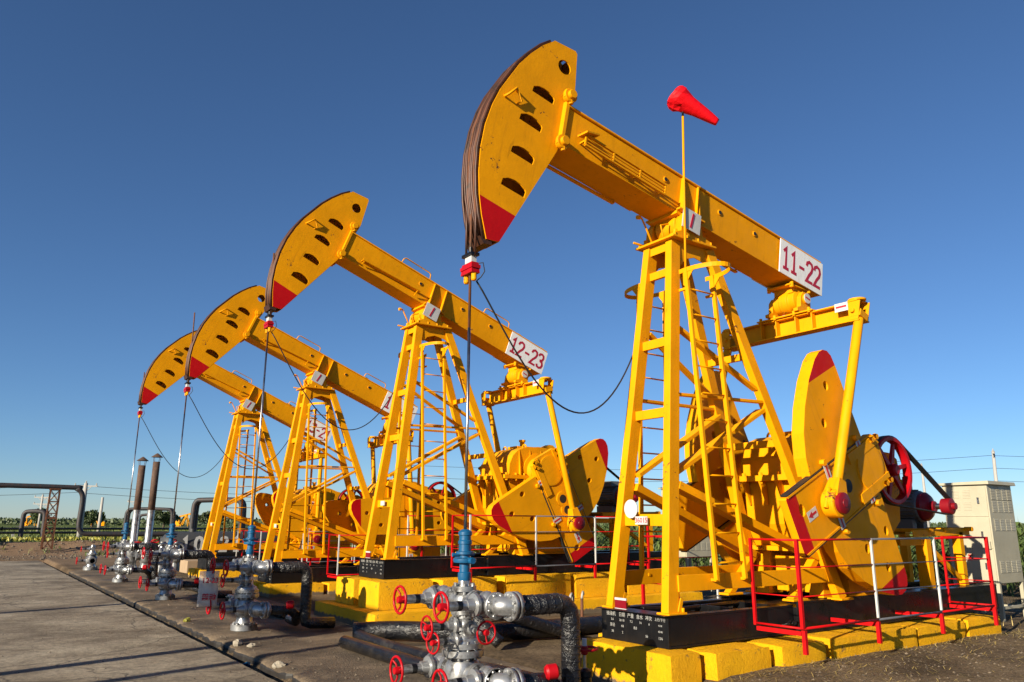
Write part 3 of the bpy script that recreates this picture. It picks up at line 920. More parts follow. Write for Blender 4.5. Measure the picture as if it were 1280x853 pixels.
def flywheel(mb):              # origin on the axle, y = axis
    mb.mat('redgloss')
    mb.lathe([(0.41, -0.055), (0.455, -0.06), (0.47, -0.045), (0.47, 0.045), (0.455, 0.06), (0.41, 0.055), (0.41, -0.055)], (0, 0, 0), (0, 1, 0), 40)
    mb.lathe([(0.06, -0.10), (0.085, -0.08), (0.085, 0.08), (0.06, 0.10)], (0, 0, 0), (0, 1, 0), 18)
    for k in range(6):
        a = 2 * PI * k / 6 + 0.2
        c, s = math.cos(a), math.sin(a)
        mb.bar((c * 0.07, 0, s * 0.07), (c * 0.42, 0, s * 0.42), 0.05, 0.07, None, 0.035, 0.05)
    mb.mat('steel').tube([(0, 0, 0), (0, 0.26, 0)], 0.05, 12)
def belt(mb):
    mb.mat('rubber')
    a, b = V((6.55, -0.66, 2.44)), V((8.03, -0.66, 1.97))
    d = (b - a); L = d.length
    al = math.atan2(d.z, d.x)
    ra, rb = 0.474, 0.119
    off = math.acos((ra - rb) / L)
    pts = []
    for i in range(19):
        t = al + off + (2 * PI - 2 * off) * i / 18
        pts.append((a.x + ra * math.cos(t), a.z + ra * math.sin(t)))
    for i in range(9):
        t = al - off + 2 * off * i / 8
        pts.append((b.x + rb * math.cos(t), b.z + rb * math.sin(t)))
    n = len(pts)
    for i in range(n):
        (x0, z0), (x1, z1) = pts[i], pts[(i + 1) % n]
        for y in (-0.69, -0.66, -0.63):
            mb.bar((x0, y, z0), (x1, y, z1), 0.024, 0.014)
def motor(mb):                 # axis along y, origin at shaft centre
    mb.mat('motorgrey').lathe([(0.22, 0.0), (0.235, 0.02), (0.235, 0.62), (0.20, 0.70), (0.05, 0.72)], (0, -0.30, 0), (0, 1, 0), 28)
    for k in range(26):
        a = 2 * PI * k / 26
        c, s = math.cos(a), math.sin(a)
        mb.bar((c * 0.245, -0.24, s * 0.245), (c * 0.245, 0.26, s * 0.245), 0.008, 0.03, (c, 0, s))
    mb.mat('motorgrey').box((-0.13, -0.10, 0.24), (0.13, 0.18, 0.36))
    mb.box((-0.22, -0.22, -0.335), (-0.10, 0.30, -0.19)); mb.box((0.10, -0.22, -0.335), (0.22, 0.30, -0.19))
    mb.torus((0, 0, 0.30), (1, 0, 0), 0.05, 0.015, 14, 6)
def motor_bell(mb):
    mb.mat('reddark').lathe([(0.215, 0), (0.215, 0.05), (0.17, 0.10), (0.08, 0.13), (0.08, 0.18)], (0, -0.30, 0), (0, -1, 0), 28)
def motor_pulley(mb):
    mb.mat('reddark').lathe([(0.10, -0.07), (0.115, -0.065), (0.115, 0.065), (0.10, 0.07), (0.05, 0.072), (0.05, 0.12)], (0, -0.66, 0), (0, -1, 0), 24)
    mb.mat('steel').tube([(0, -0.50, 0), (0, -0.60, 0)], 0.045, 12)
def motor_frame(mb):
    mb.mat('yellow')
    for s in (-1, 1):
        mb.bar((7.66, s * 0.42, 0.805), (7.66, s * 0.42, 1.52), 0.17, 0.13, (1, 0, 0))
        mb.bar((8.72, s * 0.42, 0.805), (8.72, s * 0.42, 1.60), 0.12, 0.12, (1, 0, 0))
        mb.bar((7.75, s * 0.42, 1.42), (8.66, s * 0.42, 0.90), 0.05, 0.07)
        mb.channel((7.30, s * 0.42, 1.575), (9.0, s * 0.42, 1.60), 0.12, 0.10, 0.014, None, -s)
        mb.bar((6.95, s * 0.42, 1.46), (7.57, s * 0.42, 1.46), 0.1, 0.10)
    for x in (7.8, 8.26, 8.92):
        mb.bar((x, -0.50, 1.615 + 0.014 * (x - 7.3)), (x, 0.50, 1.615 + 0.014 * (x - 7.3)), 0.11, 0.05)
    mb.tube([(8.94, -0.56, 1.64), (8.94, -0.44, 1.64)], 0.035, 8)
def brake_drum(mb):
    mb.mat('black').lathe([(0.30, -0.07), (0.33, -0.06), (0.33, 0.06), (0.30, 0.07)], (6.55, 0.68, 2.44), (0, 1, 0), 30)

def railing(s, red_corner):
    def f(mb):
        yo, yi = s * 1.18, s * 0.575
        mb.mat('red')
        zs = (0.62, 0.94, 1.24, 1.53)
        def post(x, y, z0=0.62, w=0.026): mb.bar((x, y, z0), (x, y, 1.54), w, w, (1, 0, 0))
        post(3.5, yi, 0.60, 0.03)
        mb.mat('red' if red_corner else 'white'); post(3.5, yo, 0.62, 0.036 if red_corner else 0.026)
        mb.mat('red'); post(7.92, yo, 0.60, 0.04); post(7.92, yi, 0.60, 0.028)
        mb.mat('white'); post(4.97, yo, 0.64, 0.024); post(6.45, yo, 0.64, 0.024)
        for z in zs:
            r = 0.013 if z in (1.53, 0.62) else 0.0075
            mb.mat('red')
            for x in (3.5, 7.92):
                mb.tube([(x, yi, z), (x, yo, z)], r, 6)
            mb.tube([(3.5, yo, z), (4.97, yo, z)], r, 6)
            mb.mat('rail_grey').tube([(4.97, yo, z), (6.45, yo, z)], r, 6)
            mb.mat('red').tube([(6.45, yo, z), (7.92, yo, z)], r, 6)
        for x in (3.52, 4.95, 6.43, 7.90):
            mb.bar((x, s * 0.585, 0.565), (x, yo - s * 0.03, 0.565), 0.04, 0.045)
            mb.bar((x, yo, 0.36), (x, yo, 0.60), 0.042, 0.042, (1, 0, 0))
    return f

def bridle(mb):                # world-vertical ropes under the head, origin at the rope tangent
    mb.mat('rope')
    for y in (-0.085, 0.085):
        mb.tube([(0.0, y * 1.2, 0.35), (0, y * 1.05, 0.1), (0, y, -0.3)], 0.014, 8)
def carrier(mb):
    mb.mat('black').box((-0.10, -0.17, -0.02), (0.10, 0.17, 0.03))
    mb.mat('white').box((-0.062, -0.12, -0.14), (0.062, 0.10, -0.021))
    mb.mat('redgloss')
    mb.hexa([(-0.10, -0.19, -0.33), (0.10, -0.19, -0.33), (0.10, 0.19, -0.33), (-0.10, 0.19, -0.33), (-0.085, -0.17, -0.145), (0.085, -0.17, -0.145), (0.085, 0.17, -0.145), (-0.085, 0.17, -0.145)])
    mb.box((-0.11, -0.20, -0.25), (0.11, 0.20, -0.19))
    mb.mat('yellow')
    for y in (-0.13, 0.13):
        mb.lathe([(0.055, 0), (0.055, 0.11), (0.04, 0.13)], (0, y, -0.33), (0, 0, -1), 14)
    mb.mat('black').lathe([(0.045, 0), (0.045, 0.12)], (0, 0, 0.03), (0, 0, 1), 10)
def rod_build(z0, z1, split):
    def f(mb):
        mb.mat('rust').tube([(-0.012, 0, z1), (0, 0, z1 - 0.6), (0, 0, split)], 0.015, 10)
        mb.mat('steel').tube([(0, 0, split), (0, 0, z0)], 0.016, 10)
    return f
def sag(a, b, drop, n=22, skew=1.0):
    a, b = V(a), V(b)
    out = []
    for i in range(n + 1):
        t = i / n
        p = a.lerp(b, t)
        p.z -= 4 * drop * (t ** skew) * (1 - t ** skew)
        out.append(p)
    return out

PUMPS = [  # y, dz, beam, crank, number, label, big brace, ladder on beam
    (0.0, 0.0, 10.9, 204.6, '11-22', 'yellow pumpjack with number board 11-22, nearest and tallest of the four'),
    (6.636, 0.29, 20.2, 298.0, '12-23', 'yellow pumpjack with number board 12-23, raised on double yellow blocks'),
    (12.462, -0.15, 21.8, 272.0, '11-21', 'yellow pumpjack with board starting 11, seen between 12-23 and the farthest pumpjack'),
    (18.334, -0.14, 23.5, 258.0, '13-21', 'farthest yellow pumpjack of the row, in front of the dark tank'),
]
def pump(i):
    y, dz, be, th, num, lab = PUMPS[i]
    R = thing('pump_jack', lab, 'pumpjack', (0, y, dz), None, 'yellow pumpjacks in a row')
    b, t = rad(be), rad(th)
    BL, BR = (PX, 0, PZ), (0, b, 0)
    # walking beam and horse head turn about the saddle bearing
    wb = part('walking_beam', 'beam', beam, R, BL, BR, 0.005)
    part('access_hole', 'bores', beam_bores, wb)
    part('gusset', 'gus', beam_gussets, wb, bev=0.003)
    if i == 0:
        [part('beam_ladder', 'bladder%d' % q, beam_ladder(q), wb) for q in (-1, 1)]
        part('hanging_rail', 'hr0', hang_rail(-2.0, -0.85), wb); part('hanging_rail', 'hr1', hang_rail(0.25, 1.55), wb)
    else:
        part('work_ledge', 'bledge', beam_ledge, wb)
        part('grab_rail', 'brail', beam_rails, wb)
    for s in (-1, 1):
        nb = part('number_board', 'nb%d' % s, plate_board(s), R, BL, BR, 0.003)
        def txt(mb, s=s):
            mb.mat('redtext').strokes(num, (2.385, s * 0.2362, 0.362), (-s, 0, 0), (0, 0, 1), 0.32, 0.185, 0.048, sx=0.95)
        part('lettering', None, txt, nb)
    hh = part('horse_head', 'hfront', head_front, R, BL, BR)
    for s in (-1, 1):
        part('side_plate', 'hside%d' % s, head_side(s), hh, bev=0.0)
    part('back_plate', 'hback', head_back, hh, bev=0.004)
    part('lifting_hook', 'hhook', head_hook, hh)
    part('wire_rope', 'hrope', head_ropes, hh)
    sb = part('saddle_bearing', 'saddle', saddle, R, BL, None, 0.004)
    part('bearing_sign', 'ssign', saddle_sign, sb, rot=(0, b, 0))
    # samson post
    sp = part('samson_post', 'plat', post_platform, R, bev=0.004)
    for k in 'fr':
        for s in (-1, 1):
            part('leg', 'leg%s%d' % (k, s), leg(k, s), sp, bev=0.006)
    def br(key, p, q, w, h, up=(0, 1, 0), name='brace'):
        part(name, key, brace(p, q, w, h, up), sp, bev=0.004)
    for z, w in ((4.74, 0.10), (3.83, 0.11), (2.96, 0.11), (1.735, 0.13)):
        a, c = legpt('f', -1, z), legpt('f', 1, z)
        a.y += 0.055; c.y -= 0.055
        br('fr%.2f' % z, a, c, 0.05, w, (0, 0, 1), 'crossbar')
    for z in (3.79, 2.70):
        a, c = legpt('r', -1, z), legpt('r', 1, z)
        a.y += 0.052; c.y -= 0.052
        br('rr%.2f' % z, a, c, 0.05, 0.09, (0, 0, 1), 'crossbar')
    for s in (-1, 1):
        o = V((0, -s * 0.0, 0))
        def L(k, z, dx, inset): 
            p = legpt(k, s, z); return V((p.x + dx, p.y - s * inset, p.z))
        br('dt%d' % s, L('f', 4.02, 0.085, 0.02), L('r', 3.36, -0.08, 0.02), 0.04, 0.085, (0, 1, 0))
        br('dh%d' % s, L('f', 3.17, 0.085, 0.0), L('r', 3.20, -0.08, 0.0), 0.035, 0.07)
        br('du%d' % s, L('f', 2.25, 0.085, 0.055), L('r', 3.10, -0.08, 0.055), 0.05, 0.14)
        part('diagonal_beam', 'big%d' % s, brace(L('f', 2.12, 0.085, 0.02), V((4.86, s * 0.47, 1.30)), 0.09, 0.16), sp, bev=0.004)
        part('side_rail', 'low%d' % s, brace(V((2.385, s * 0.46, 1.075)), V((4.93, s * 0.56, 1.085)), 0.05, 0.17, (0, 0, 1)), sp, bev=0.004)
    for s in (-1, 1):
        ld = part('ladder', 'lad%d' % s, ladder(s), R)
        part('safety_hoop', 'hoop%d' % s, hoop(s), ld)
    if i == 0:
        part('round_sign', 'rsign', rung_sign, R)
    else:
        part('white_label', 'rlab', rung_label, R)
    # base
    sk = part('skid_base', 'skid', skid, R, bev=0.004)
    if i < 3:
        for q in range(4):
            part('lettering', 'sktext%d' % q, skid_text(q), sk)
    part('red_white_sign', 'ropesign', rope_sign, R)
    part('gearbox', 'gearbox', gearbox, R, bev=0.008)
    part('pedestal', 'pedestal', pedestal, R, bev=0.006)
    # cranks
    for s in (-1, 1):
        ck = part('crank', 'crank', crank, R, (SX, s * 0.03, SZ), (0, -t, 0), 0.006)
        if s == 1: ck.scale = (1, -1, 1)
        if s == -1:
            for q, (mx, mz) in enumerate(MARKS):
                part('position_mark', 'cmark%d' % q, crank_mark(mx, mz), ck)
            part('arrow_label', 'amark', arrow_mark, ck)
        for k in (-1, 1):
            cw = part('counterweight', 'cw%d' % k, weight(k), R, (SX, s * 0.03, SZ), (0, -t, 0), 0.006)
            if s == 1: cw.scale = (1, -1, 1)
    # equalizer and pitmans
    tx, tz = PX + 2.45 * math.cos(b) - 0.12 * math.sin(b), PZ - 2.45 * math.sin(b) - 0.12 * math.cos(b)
    part('tail_bearing', 'tailb', tail_bearing, R, (tx, 0, tz), (0, b * 0.35, 0), 0.004)
    part('round_label', 'tails', tail_sign, R, (tx, 0, tz), (0, b * 0.8, 0))
    ex, ez = tx - 0.03, tz - 0.37
    eq = part('equalizer', 'eq', equalizer, R, (ex, 0, ez), None, 0.005)
    part('end_label', 'eql', eq_label, eq)
    px, pz = SX + RC * math.cos(t), SZ + RC * math.sin(t)
    L = math.hypot(px - ex, pz - ez)
    a = math.atan2(ex - px, ez - pz)       # lean of the rod from vertical
    for s in (-1, 1):
        pm = part('pitman_arm', 'pit%d' % i, pitman_build(L), R, (ex, s * 1.075, ez), (0, a, 0), 0.005)
        cp = part('pin_cap', 'pincap', pin_cap, pm, (0, s * 0.085, -L), (0, 0, 0) if s == -1 else (0, 0, PI))
    # drive
    part('flywheel', 'fly', flywheel, R, (6.55, -0.66, 2.44))
    part('drive_belt', 'belt', belt, R)
    part('brake_drum', 'brake', brake_drum, R)
    mo = part('motor', 'motor', motor, R, (8.03, 0, 1.97), None, 0.003)
    part('end_bell', 'mbell', motor_bell, mo)
    part('pulley', 'mpul', motor_pulley, mo)
    part('motor_frame', 'mframe', motor_frame, R, bev=0.005)
    for s in (-1, 1):
        part('railing', 'rail%d%d' % (s, i == 0), railing(s, i == 0), R)
    # string of rods under the head
    ztip = PZ + 2.85 * math.sin(b) - 1.40 * math.cos(b)
    xt = PX - 2.85 * math.cos(b) - 1.40 * math.sin(b)
    top = V((0.0, 0, ztip))
    part('bridle', 'bridle', bridle, R, (0.0, 0, ztip + 0.1))
    cb = part('carrier_bar', 'carrier', carrier, R, (0.0, 0, ztip - 0.18))
    cb.scale = (0.50, 0.56, 0.62)
    zb = (1.62, 1.58, 1.58, 1.60)[i] - dz
    part('polished_rod', None, rod_build(zb, ztip + (1.05, 1.0, 1.55, 0.9)[i], ztip - (0.95, 0.75, 0.9, 1.0)[i]), R)
    c0 = V((0.04, -0.06, ztip - 0.46)); c1 = legpt('f', 1, 3.75 if i == 0 else 3.9); c1.x -= 0.06; c1.y += 0.06
    def cab(mb):
        mb.mat('rubber').tube([V((0.02, -0.08, ztip - 0.28)), V((0.08, -0.12, ztip - 0.27)), V((0.10, -0.12, ztip - 0.36)), V((0.07, -0.1, ztip - 0.42)), c0] , 0.006, 6)
        mb.tube(sag(c0, c1, 1.0 if i == 0 else 1.15, 30, 1.15), 0.0095, 6)
        mb.tube([c1, c1 + V((0.02, 0.0, -0.3)), legpt('f', 1, 2.6) + V((0.05, 0.07, 0)), legpt('f', 1, 1.0) + V((-0.03, 0.06, 0))], 0.009, 6)
    part('signal_cable', None, cab, R)
    return R
for i in range(4):
    pump(i)

# wind sock on a pole strapped to the post of the near pump
def sock_pole(mb):
    mb.mat('yellow').tube([(0, 0, 0), (0.11, 0, 2.50)], 0.0145, 8)
    mb.mat('black').tube([(0.11, 0, 2.50), (0.115, 0, 2.68)], 0.013, 8)
def sock(mb):
    mb.mat('sock')
    n = 16
    ax = V((0.66, -0.42, -0.46)).normalized()
    _, sd, up = basis(ax)
    prof = [(0.0, 0.150), (0.05, 0.162), (0.13, 0.165), (0.23, 0.148), (0.34, 0.122), (0.48, 0.102), (0.62, 0.084), (0.76, 0.066), (0.86, 0.052), (0.90, 0.045)]
    rings = []
    o = V((0.0, 0.06, 2.80))
    for k, (t, r) in enumerate(prof):
        ring = []
        for j in range(n):
            a = 2 * PI * j / n
            rr = r * (1 + 0.10 * math.sin(3 * a + k * 0.4) + 0.05 * math.sin(5 * a - k * 0.7) + (0.18 if j in (3, 4) and k in (1, 2) else 0) - (0.10 if k == 3 else 0) * (j % 2))
            c = o + ax * (t * 0.74 + 0.02 * math.sin(2 * a) * (k < 3)) - V((0, 0, 0.05 * t * t))
            ring.append(mb.bm.verts.new(c + sd * (math.cos(a) * rr * 0.8) + up * (math.sin(a) * rr)))
        rings.append(ring)
    for k, (A, B) in enumerate(zip(rings, rings[1:])):
        for j in range(n):
            mb.face([A[j], A[(j + 1) % n], B[(j + 1) % n], B[j]], k > 2)
    mb.face(rings[-1])
W = thing('wind_sock', 'red wind sock on a thin yellow pole above the 11-22 pumpjack', 'wind sock', (2.86, -0.36, 4.33))
part('pole', None, sock_pole, W)
sk_ = part('cloth_sock', None, sock, W)
md = sk_.modifiers.new('thick', 'SOLIDIFY'); md.thickness = 0.004
# ------------------------------------------------------------------ foundations: every yellow block is a thing
rnd = random.Random(3)
def rough_block(x0, x1, y0, y1, z0, z1, seed, ns=0.005):
    def f(mb):
        mb.mat('block')
        bm = mb.bm
        nx, ny, nz = [max(2, int(round(abs(b - a) / 0.11))) for a, b in ((x0, x1), (y0, y1), (z0, z1))]
        def P(i, j, k):
            p = V((x0 + (x1 - x0) * i / nx, y0 + (y1 - y0) * j / ny, z0 + (z1 - z0) * k / nz))
            q = p * 3.1 + V((seed * 7.3, seed * 1.7, 0))
            ex = min(i, nx - i) == 0; ey = min(j, ny - j) == 0; ez = k == nz
            e = V((((x0 + x1) / 2 - p.x), ((y0 + y1) / 2 - p.y), -1 if ez else 0))
            pull = 0.006 if (ex + ey + ez) >= 2 else 0.0
            if (ex + ey + ez) == 3: pull = 0.014
            if (ex + ey + ez) >= 2: pull += 0.05 * max(0, noise.noise(p * 4.5 + V((seed * 3.1, 0, 2))) - 0.12)
            d = noise.noise_vector(q) * ns + noise.noise_vector(q * 3.3) * ns * 0.6
            if k == 0: d.z = 0
            out = p + d
            out.x += pull * (1 if e.x > 0 else -1) * (1 if ex else 0)
            out.y += pull * (1 if e.y > 0 else -1) * (1 if ey else 0)
            out.z -= pull * (1 if ez else 0)
            if ez: out.z = min(out.z, z1 - 0.002)
            return out
        vs = {}
        def g(i, j, k):
            if (i, j, k) not in vs: vs[(i, j, k)] = bm.verts.new(P(i, j, k))
            return vs[(i, j, k)]
        for i in range(nx):
            for j in range(ny):
                for k in (0, nz):
                    mb.face([g(i, j, k), g(i + 1, j, k), g(i + 1, j + 1, k), g(i, j + 1, k)], True)
        for i in range(nx):
            for k in range(nz):
                for j in (0, ny):
                    mb.face([g(i, j, k), g(i + 1, j, k), g(i + 1, j, k + 1), g(i, j, k + 1)], True)
        for j in range(ny):
            for k in range(nz):
                for i in (0, nx):
                    mb.face([g(i, j, k), g(i, j + 1, k), g(i, j + 1, k + 1), g(i, j, k + 1)], True)
        bmesh.ops.recalc_face_normals(bm, faces=bm.faces); bm.normal_update()
        for e in bm.edges:
            if e.calc_face_angle(0) > 0.75: e.smooth = False
    return f
PN = ('11-22', '12-23', 'the third', 'the farthest')
BL_GROUP = 'yellow concrete foundation blocks'
def blocks(i):
    y, dz = PUMPS[i][0], PUMPS[i][1]
    top = 0.436 + dz
    pn = ('11-22', '12-23', 'third', 'farthest')[i]
    base = -0.1
    if i == 1:
        base = 0.27
        lows = [(1.66, 3.3), (3.32, 5.2), (5.22, 7.1), (7.12, 9.4)]
        for k, (a, b) in enumerate(lows):
            w = ('front', 'second', 'third', 'rear')[k]
            solo('foundation_slab', 'low yellow concrete slab under the %s end blocks of the 12-23 pumpjack' % w if k in (0, 3) else 'low yellow concrete slab, %s from the front under the 12-23 pumpjack' % w,
                 'concrete slab', rough_block(a, b, y - 1.30, y + 1.30, -0.1, 0.266, 40 + k, 0.004), group='yellow foundation slabs')
    front = [(1.93, 2.37, -0.76, 0.62)]
    near = [(2.45, 3.33), (3.42, 4.25), (4.34, 6.20), (6.26, 7.52), (7.58, 8.55)] if i == 0 else \
           ([(1.90, 2.95), (3.08, 4.25), (4.45, 6.0), (6.1, 7.4), (7.5, 8.9)] if i == 1 else [(2.0, 3.3), (3.4, 4.6), (4.7, 6.1), (6.2, 7.4), (7.5, 8.8)])
    nm = ('front', 'second', 'third', 'fourth', 'rear')
    if i == 0:
        a, b, c, d = front[0]
        solo('foundation_block', 'yellow block under the lettered black front end of the 11-22 pumpjack', 'concrete block',
             rough_block(a, b, c, d, base, top, 1), group=BL_GROUP)
    for s, side in ((-1, 'near'), (1, 'far')):
        for k, (a, b) in enumerate(near):
            w = 0.97 if k else 0.90
            yo = y + s * (w + rnd.uniform(-0.02, 0.02)); yi = y + s * 0.10
            solo('foundation_block', 'yellow concrete block, %s of the %s row under the %s pumpjack' % (nm[k], side, pn), 'concrete block',
                 rough_block(a, b, min(yo, yi), max(yo, yi), base, top - rnd.uniform(0, 0.012), 3 + i * 20 + k + (8 if s > 0 else 0)), group=BL_GROUP)
for i in range(4):
    blocks(i)

# ------------------------------------------------------------------ wellheads
def handwheel(mb):             # rim in the y-z plane, stem side +x
    mb.mat('redgloss').torus((0, 0, 0), (1, 0, 0), 0.122, 0.0125, 26, 8)
    mb.lathe([(0.03, -0.02), (0.036, 0), (0.034, 0.05), (0.022, 0.06)], (-0.005, 0, 0), (1, 0, 0), 12)
    for k in range(3):
        a = 2 * PI * k / 3 + 0.5
        c, s = math.cos(a), math.sin(a)
        mb.tube([(0.015, c * 0.02, s * 0.02), (0.02, c * 0.07, s * 0.07), (0.0, c * 0.118, s * 0.118)], 0.0095, 6)
def valve_body(mb):            # bore along y, stem to -x
    mb.mat('silver')
    mb.ellips((0, 0, 0), (0.095, 0.10, 0.115))
    mb.lathe([(0.07, -0.15), (0.07, 0.15)], (0, 0, 0), (0, 1, 0), 16)
    for s in (-1, 1):
        mb.flange((0, s * 0.135, 0), (0, 1, 0), 0.108, 0.035, 8, 18, 0.014)
    mb.lathe([(0.085, 0.04), (0.085, 0.11), (0.10, 0.115), (0.10, 0.145), (0.06, 0.15), (0.05, 0.22)], (0, 0, 0), (-1, 0, 0), 16)
    mb.lathe([(0.042, 0.15), (0.042, 0.42), (0.03, 0.43), (0.02, 0.47)], (0, 0, 0), (-1, 0, 0), 14)
    mb.mat('rubber').lathe([(0.0435, 0.27), (0.0435, 0.32)], (0, 0, 0), (-1, 0, 0), 14)
def gate_valve(parent, loc, rot=(0, 0, 0), sc=1.0, spin=0.0, wheel=True):
    v = part('gate_valve', 'valve', valve_body, parent, loc, rot)
    v.scale = (sc,) * 3
    if wheel:
        part('handwheel', 'hwheel', handwheel, v, (-0.47, 0, 0), (spin, 0, 0))
    return v
def stuffing_box(mb):
    mb.mat('blue')
    mb.lathe([(0.055, 0), (0.062, 0.02), (0.062, 0.07), (0.05, 0.08), (0.05, 0.16), (0.105, 0.165), (0.11, 0.18), (0.11, 0.20), (0.05, 0.21), (0.05, 0.235), (0.085, 0.24), (0.085, 0.262), (0.058, 0.27), (0.058, 0.33), (0.066, 0.335), (0.066, 0.36), (0.056, 0.37), (0.056, 0.41), (0.066, 0.415), (0.066, 0.445), (0.045, 0.46), (0.028, 0.47)], (0, 0, 1.165), (0, 0, 1), 18)
    for s in (-1, 1):
        mb.tube([(0, s * 0.05, 1.35), (0, s * 0.15, 1.35)], 0.03, 8)
        mb.tube([(s * 0.04, 0.02, 1.40), (s * 0.12, 0.03, 1.40)], 0.02, 6)
def tree_body(mb):
    mb.mat('silver')
    mb.flange((0, 0, 0.055), (0, 0, 1), 0.205, 0.09, 10, 26, 0.02)
    mb.lathe([(0.15, 0.10), (0.13, 0.14), (0.12, 0.20), (0.155, 0.24), (0.165, 0.34), (0.155, 0.44), (0.13, 0.48), (0.15, 0.50)], (0, 0, 0), (0, 0, 1), 26)
    mb.flange((0, 0, 0.535), (0, 0, 1), 0.195, 0.055, 12, 26, 0.018)
    mb.flange((0, 0, 0.60), (0, 0, 1), 0.185, 0.045, 12, 26, 0.016)
    mb.lathe([(0.16, 0.62), (0.15, 0.66), (0.10, 0.69), (0.085, 0.72), (0.085, 0.9)], (0, 0, 0), (0, 0, 1), 22)
    mb.flange((0, 0, 0.885), (0, 0, 1), 0.12, 0.035, 8, 18, 0.014)
    mb.ellips((0, 0, 0.985), (0.10, 0.105, 0.10))
    mb.lathe([(0.072, -0.25), (0.072, 0.25)], (0, 0, 0.985), (0, 1, 0), 16)
    mb.lathe([(0.072, 0.88), (0.072, 1.08)], (0, 0, 0), (0, 0, 1), 16)
    mb.flange((0, 0, 1.095), (0, 0, 1), 0.115, 0.045, 6, 20, 0.02)
    mb.lathe([(0.065, 1.11), (0.055, 1.17)], (0, 0, 0), (0, 0, 1), 16)
    for s in (-1, 1):
        mb.lathe([(0.085, 0.10), (0.08, 0.26)], (0, 0, 0.36), (0, s, 0), 16)
        mb.flange((0, s * 0.235, 0.36), (0, 1, 0), 0.11, 0.035, 8, 18, 0.014)
        mb.flange((0, s * 0.205, 0.985), (0, 1, 0), 0.11, 0.035, 8, 18, 0.014)
def side_elbow(z, x1):
    def f(mb):
        mb.mat('silver')
        y = -0.55
        mb.flange((0, y + 0.015, z), (0, 1, 0), 0.115, 0.035, 8, 18, 0.014)
        mb.tube([(0, y + 0.02, z), (0.005, y - 0.04, z), (0.03, y - 0.08, z), (0.08, y - 0.10, z), (x1, y - 0.10, z)], 0.085, 14)
        mb.flange((0.075, y - 0.10, z), (1, 0, 0), 0.125, 0.035, 8, 18, 0.015)
        mb.flange((0.125, y - 0.10, z), (1, 0, 0), 0.125, 0.035, 8, 18, 0.015)
    return f
def bleeder(k):
    def f(mb):
        mb.mat('silver')
        a, b = (((0.0, 0.56, 0.985), (0.0, 0.70, 0.985)), ((0.02, 0.56, 0.36), (0.02, 0.68, 0.36)))[k]
        mb.tube([a, b], 0.06, 12)
        mb.tube([V(b) - V((0, 0.05, 0)), V(b) - V((0.12, 0.05, 0))], 0.018, 6)
    return f
def red_cap(mb):
    mb.mat('redgloss').lathe([(0.05, 0), (0.065, 0.02), (0.065, 0.10), (0.04, 0.12)], (0, 0, 0), (1, -0.4, 0.1), 14)
GW = 'silver wellheads with blue stuffing boxes'
def wellhead(name_label, y, i):
    w = thing('wellhead', name_label, 'wellhead', (0, y, 0), None, GW)
    part('tree_body', 'tree', tree_body, w)
    part('stuffing_box', 'sbox', stuffing_box, w)
    r = random.Random(i)
    for s in (-1, 1):
        gate_valve(w, (0, s * 0.385, 0.985), (0, 0, 0), 1.0, r.random())
        gate_valve(w, (0, s * 0.40, 0.36), (0, 0.0, 0), 1.0, r.random())
    gate_valve(w, (-0.02, -0.03, 0.775), (PI / 2, 0, 0), 0.82, r.random())
    if i == 0:
        gate_valve(w, (0.0, -0.02, 0.745), (PI / 2, 0, PI / 2), 0.78, r.random())
        gate_valve(w, (-0.05, -0.06, 0.655), (PI / 2, 0, 0.15), 0.72, r.random())
    part('side_elbow', 'elb0', side_elbow(0.985, 0.17), w)
    part('side_elbow', 'elb1', side_elbow(0.36, 0.18), w)
    for k in (0, 1):
        part('bleed_valve', 'bleed%d' % k, bleeder(k), w)
    part('red_cap', 'rcap', red_cap, w, (0.42, -0.70, 0.42))
    return w
WL = ['silver wellhead with blue top in the foreground, cut off by the bottom edge', 'silver wellhead with blue top, with the cloudy plastic sheet hung on its wheels',
      'silver wellhead with blue top and four red wheels, below the third pumpjack', 'farthest silver wellhead with blue top, in front of the two brown stacks']
for i in range(4):
    wellhead(WL[i], PUMPS[i][0], i)
    y = PUMPS[i][0]
    gnd = 0.12
    def flow(mb):
        mb.mat('wrap')
        z, yy = 0.985, y - 0.65
        x1 = 0.74
        pts = [(0.155, yy, z), (x1 - 0.14, yy, z), (x1 - 0.06, yy, z - 0.02), (x1 - 0.01, yy, z - 0.07), (x1 + 0.01, yy, z - 0.15), (x1 + 0.01, yy, 0.22), (x1 + 0.03, yy, 0.15), (x1 + 0.12, yy, gnd), (x1 + 0.5, yy, gnd - 0.02)]
        mb.tube(pts, 0.088, 16)
        for k in range(9):                  # folds of the plastic wrapping
            mb.torus((x1 + 0.01, yy, 0.28 + k * 0.065), (0.15, 0.1, 1), 0.083, 0.011, 16, 5)
        for k in range(5):
            mb.torus((0.24 + k * 0.085, yy, z), (1, 0.1, 0.15), 0.083, 0.010, 16, 5)
        mb.tube([(0.165, yy, 0.36), (0.5, yy, 0.34), (0.62, yy + 0.05, 0.25), (0.72, yy + 0.3, gnd), (0.75, yy + 0.7, gnd)], 0.07, 14)
    lab = ['black wrapped flow pipe bending down beside the foreground wellhead', 'black wrapped flow pipe behind the wellhead with the plastic sheet',
           'black flow pipe running from the wellhead below the third pumpjack', 'black flow pipe running from the farthest blue topped wellhead'][i]
    solo('flow_pipe', lab, 'pipe', flow, group='black flow pipes')

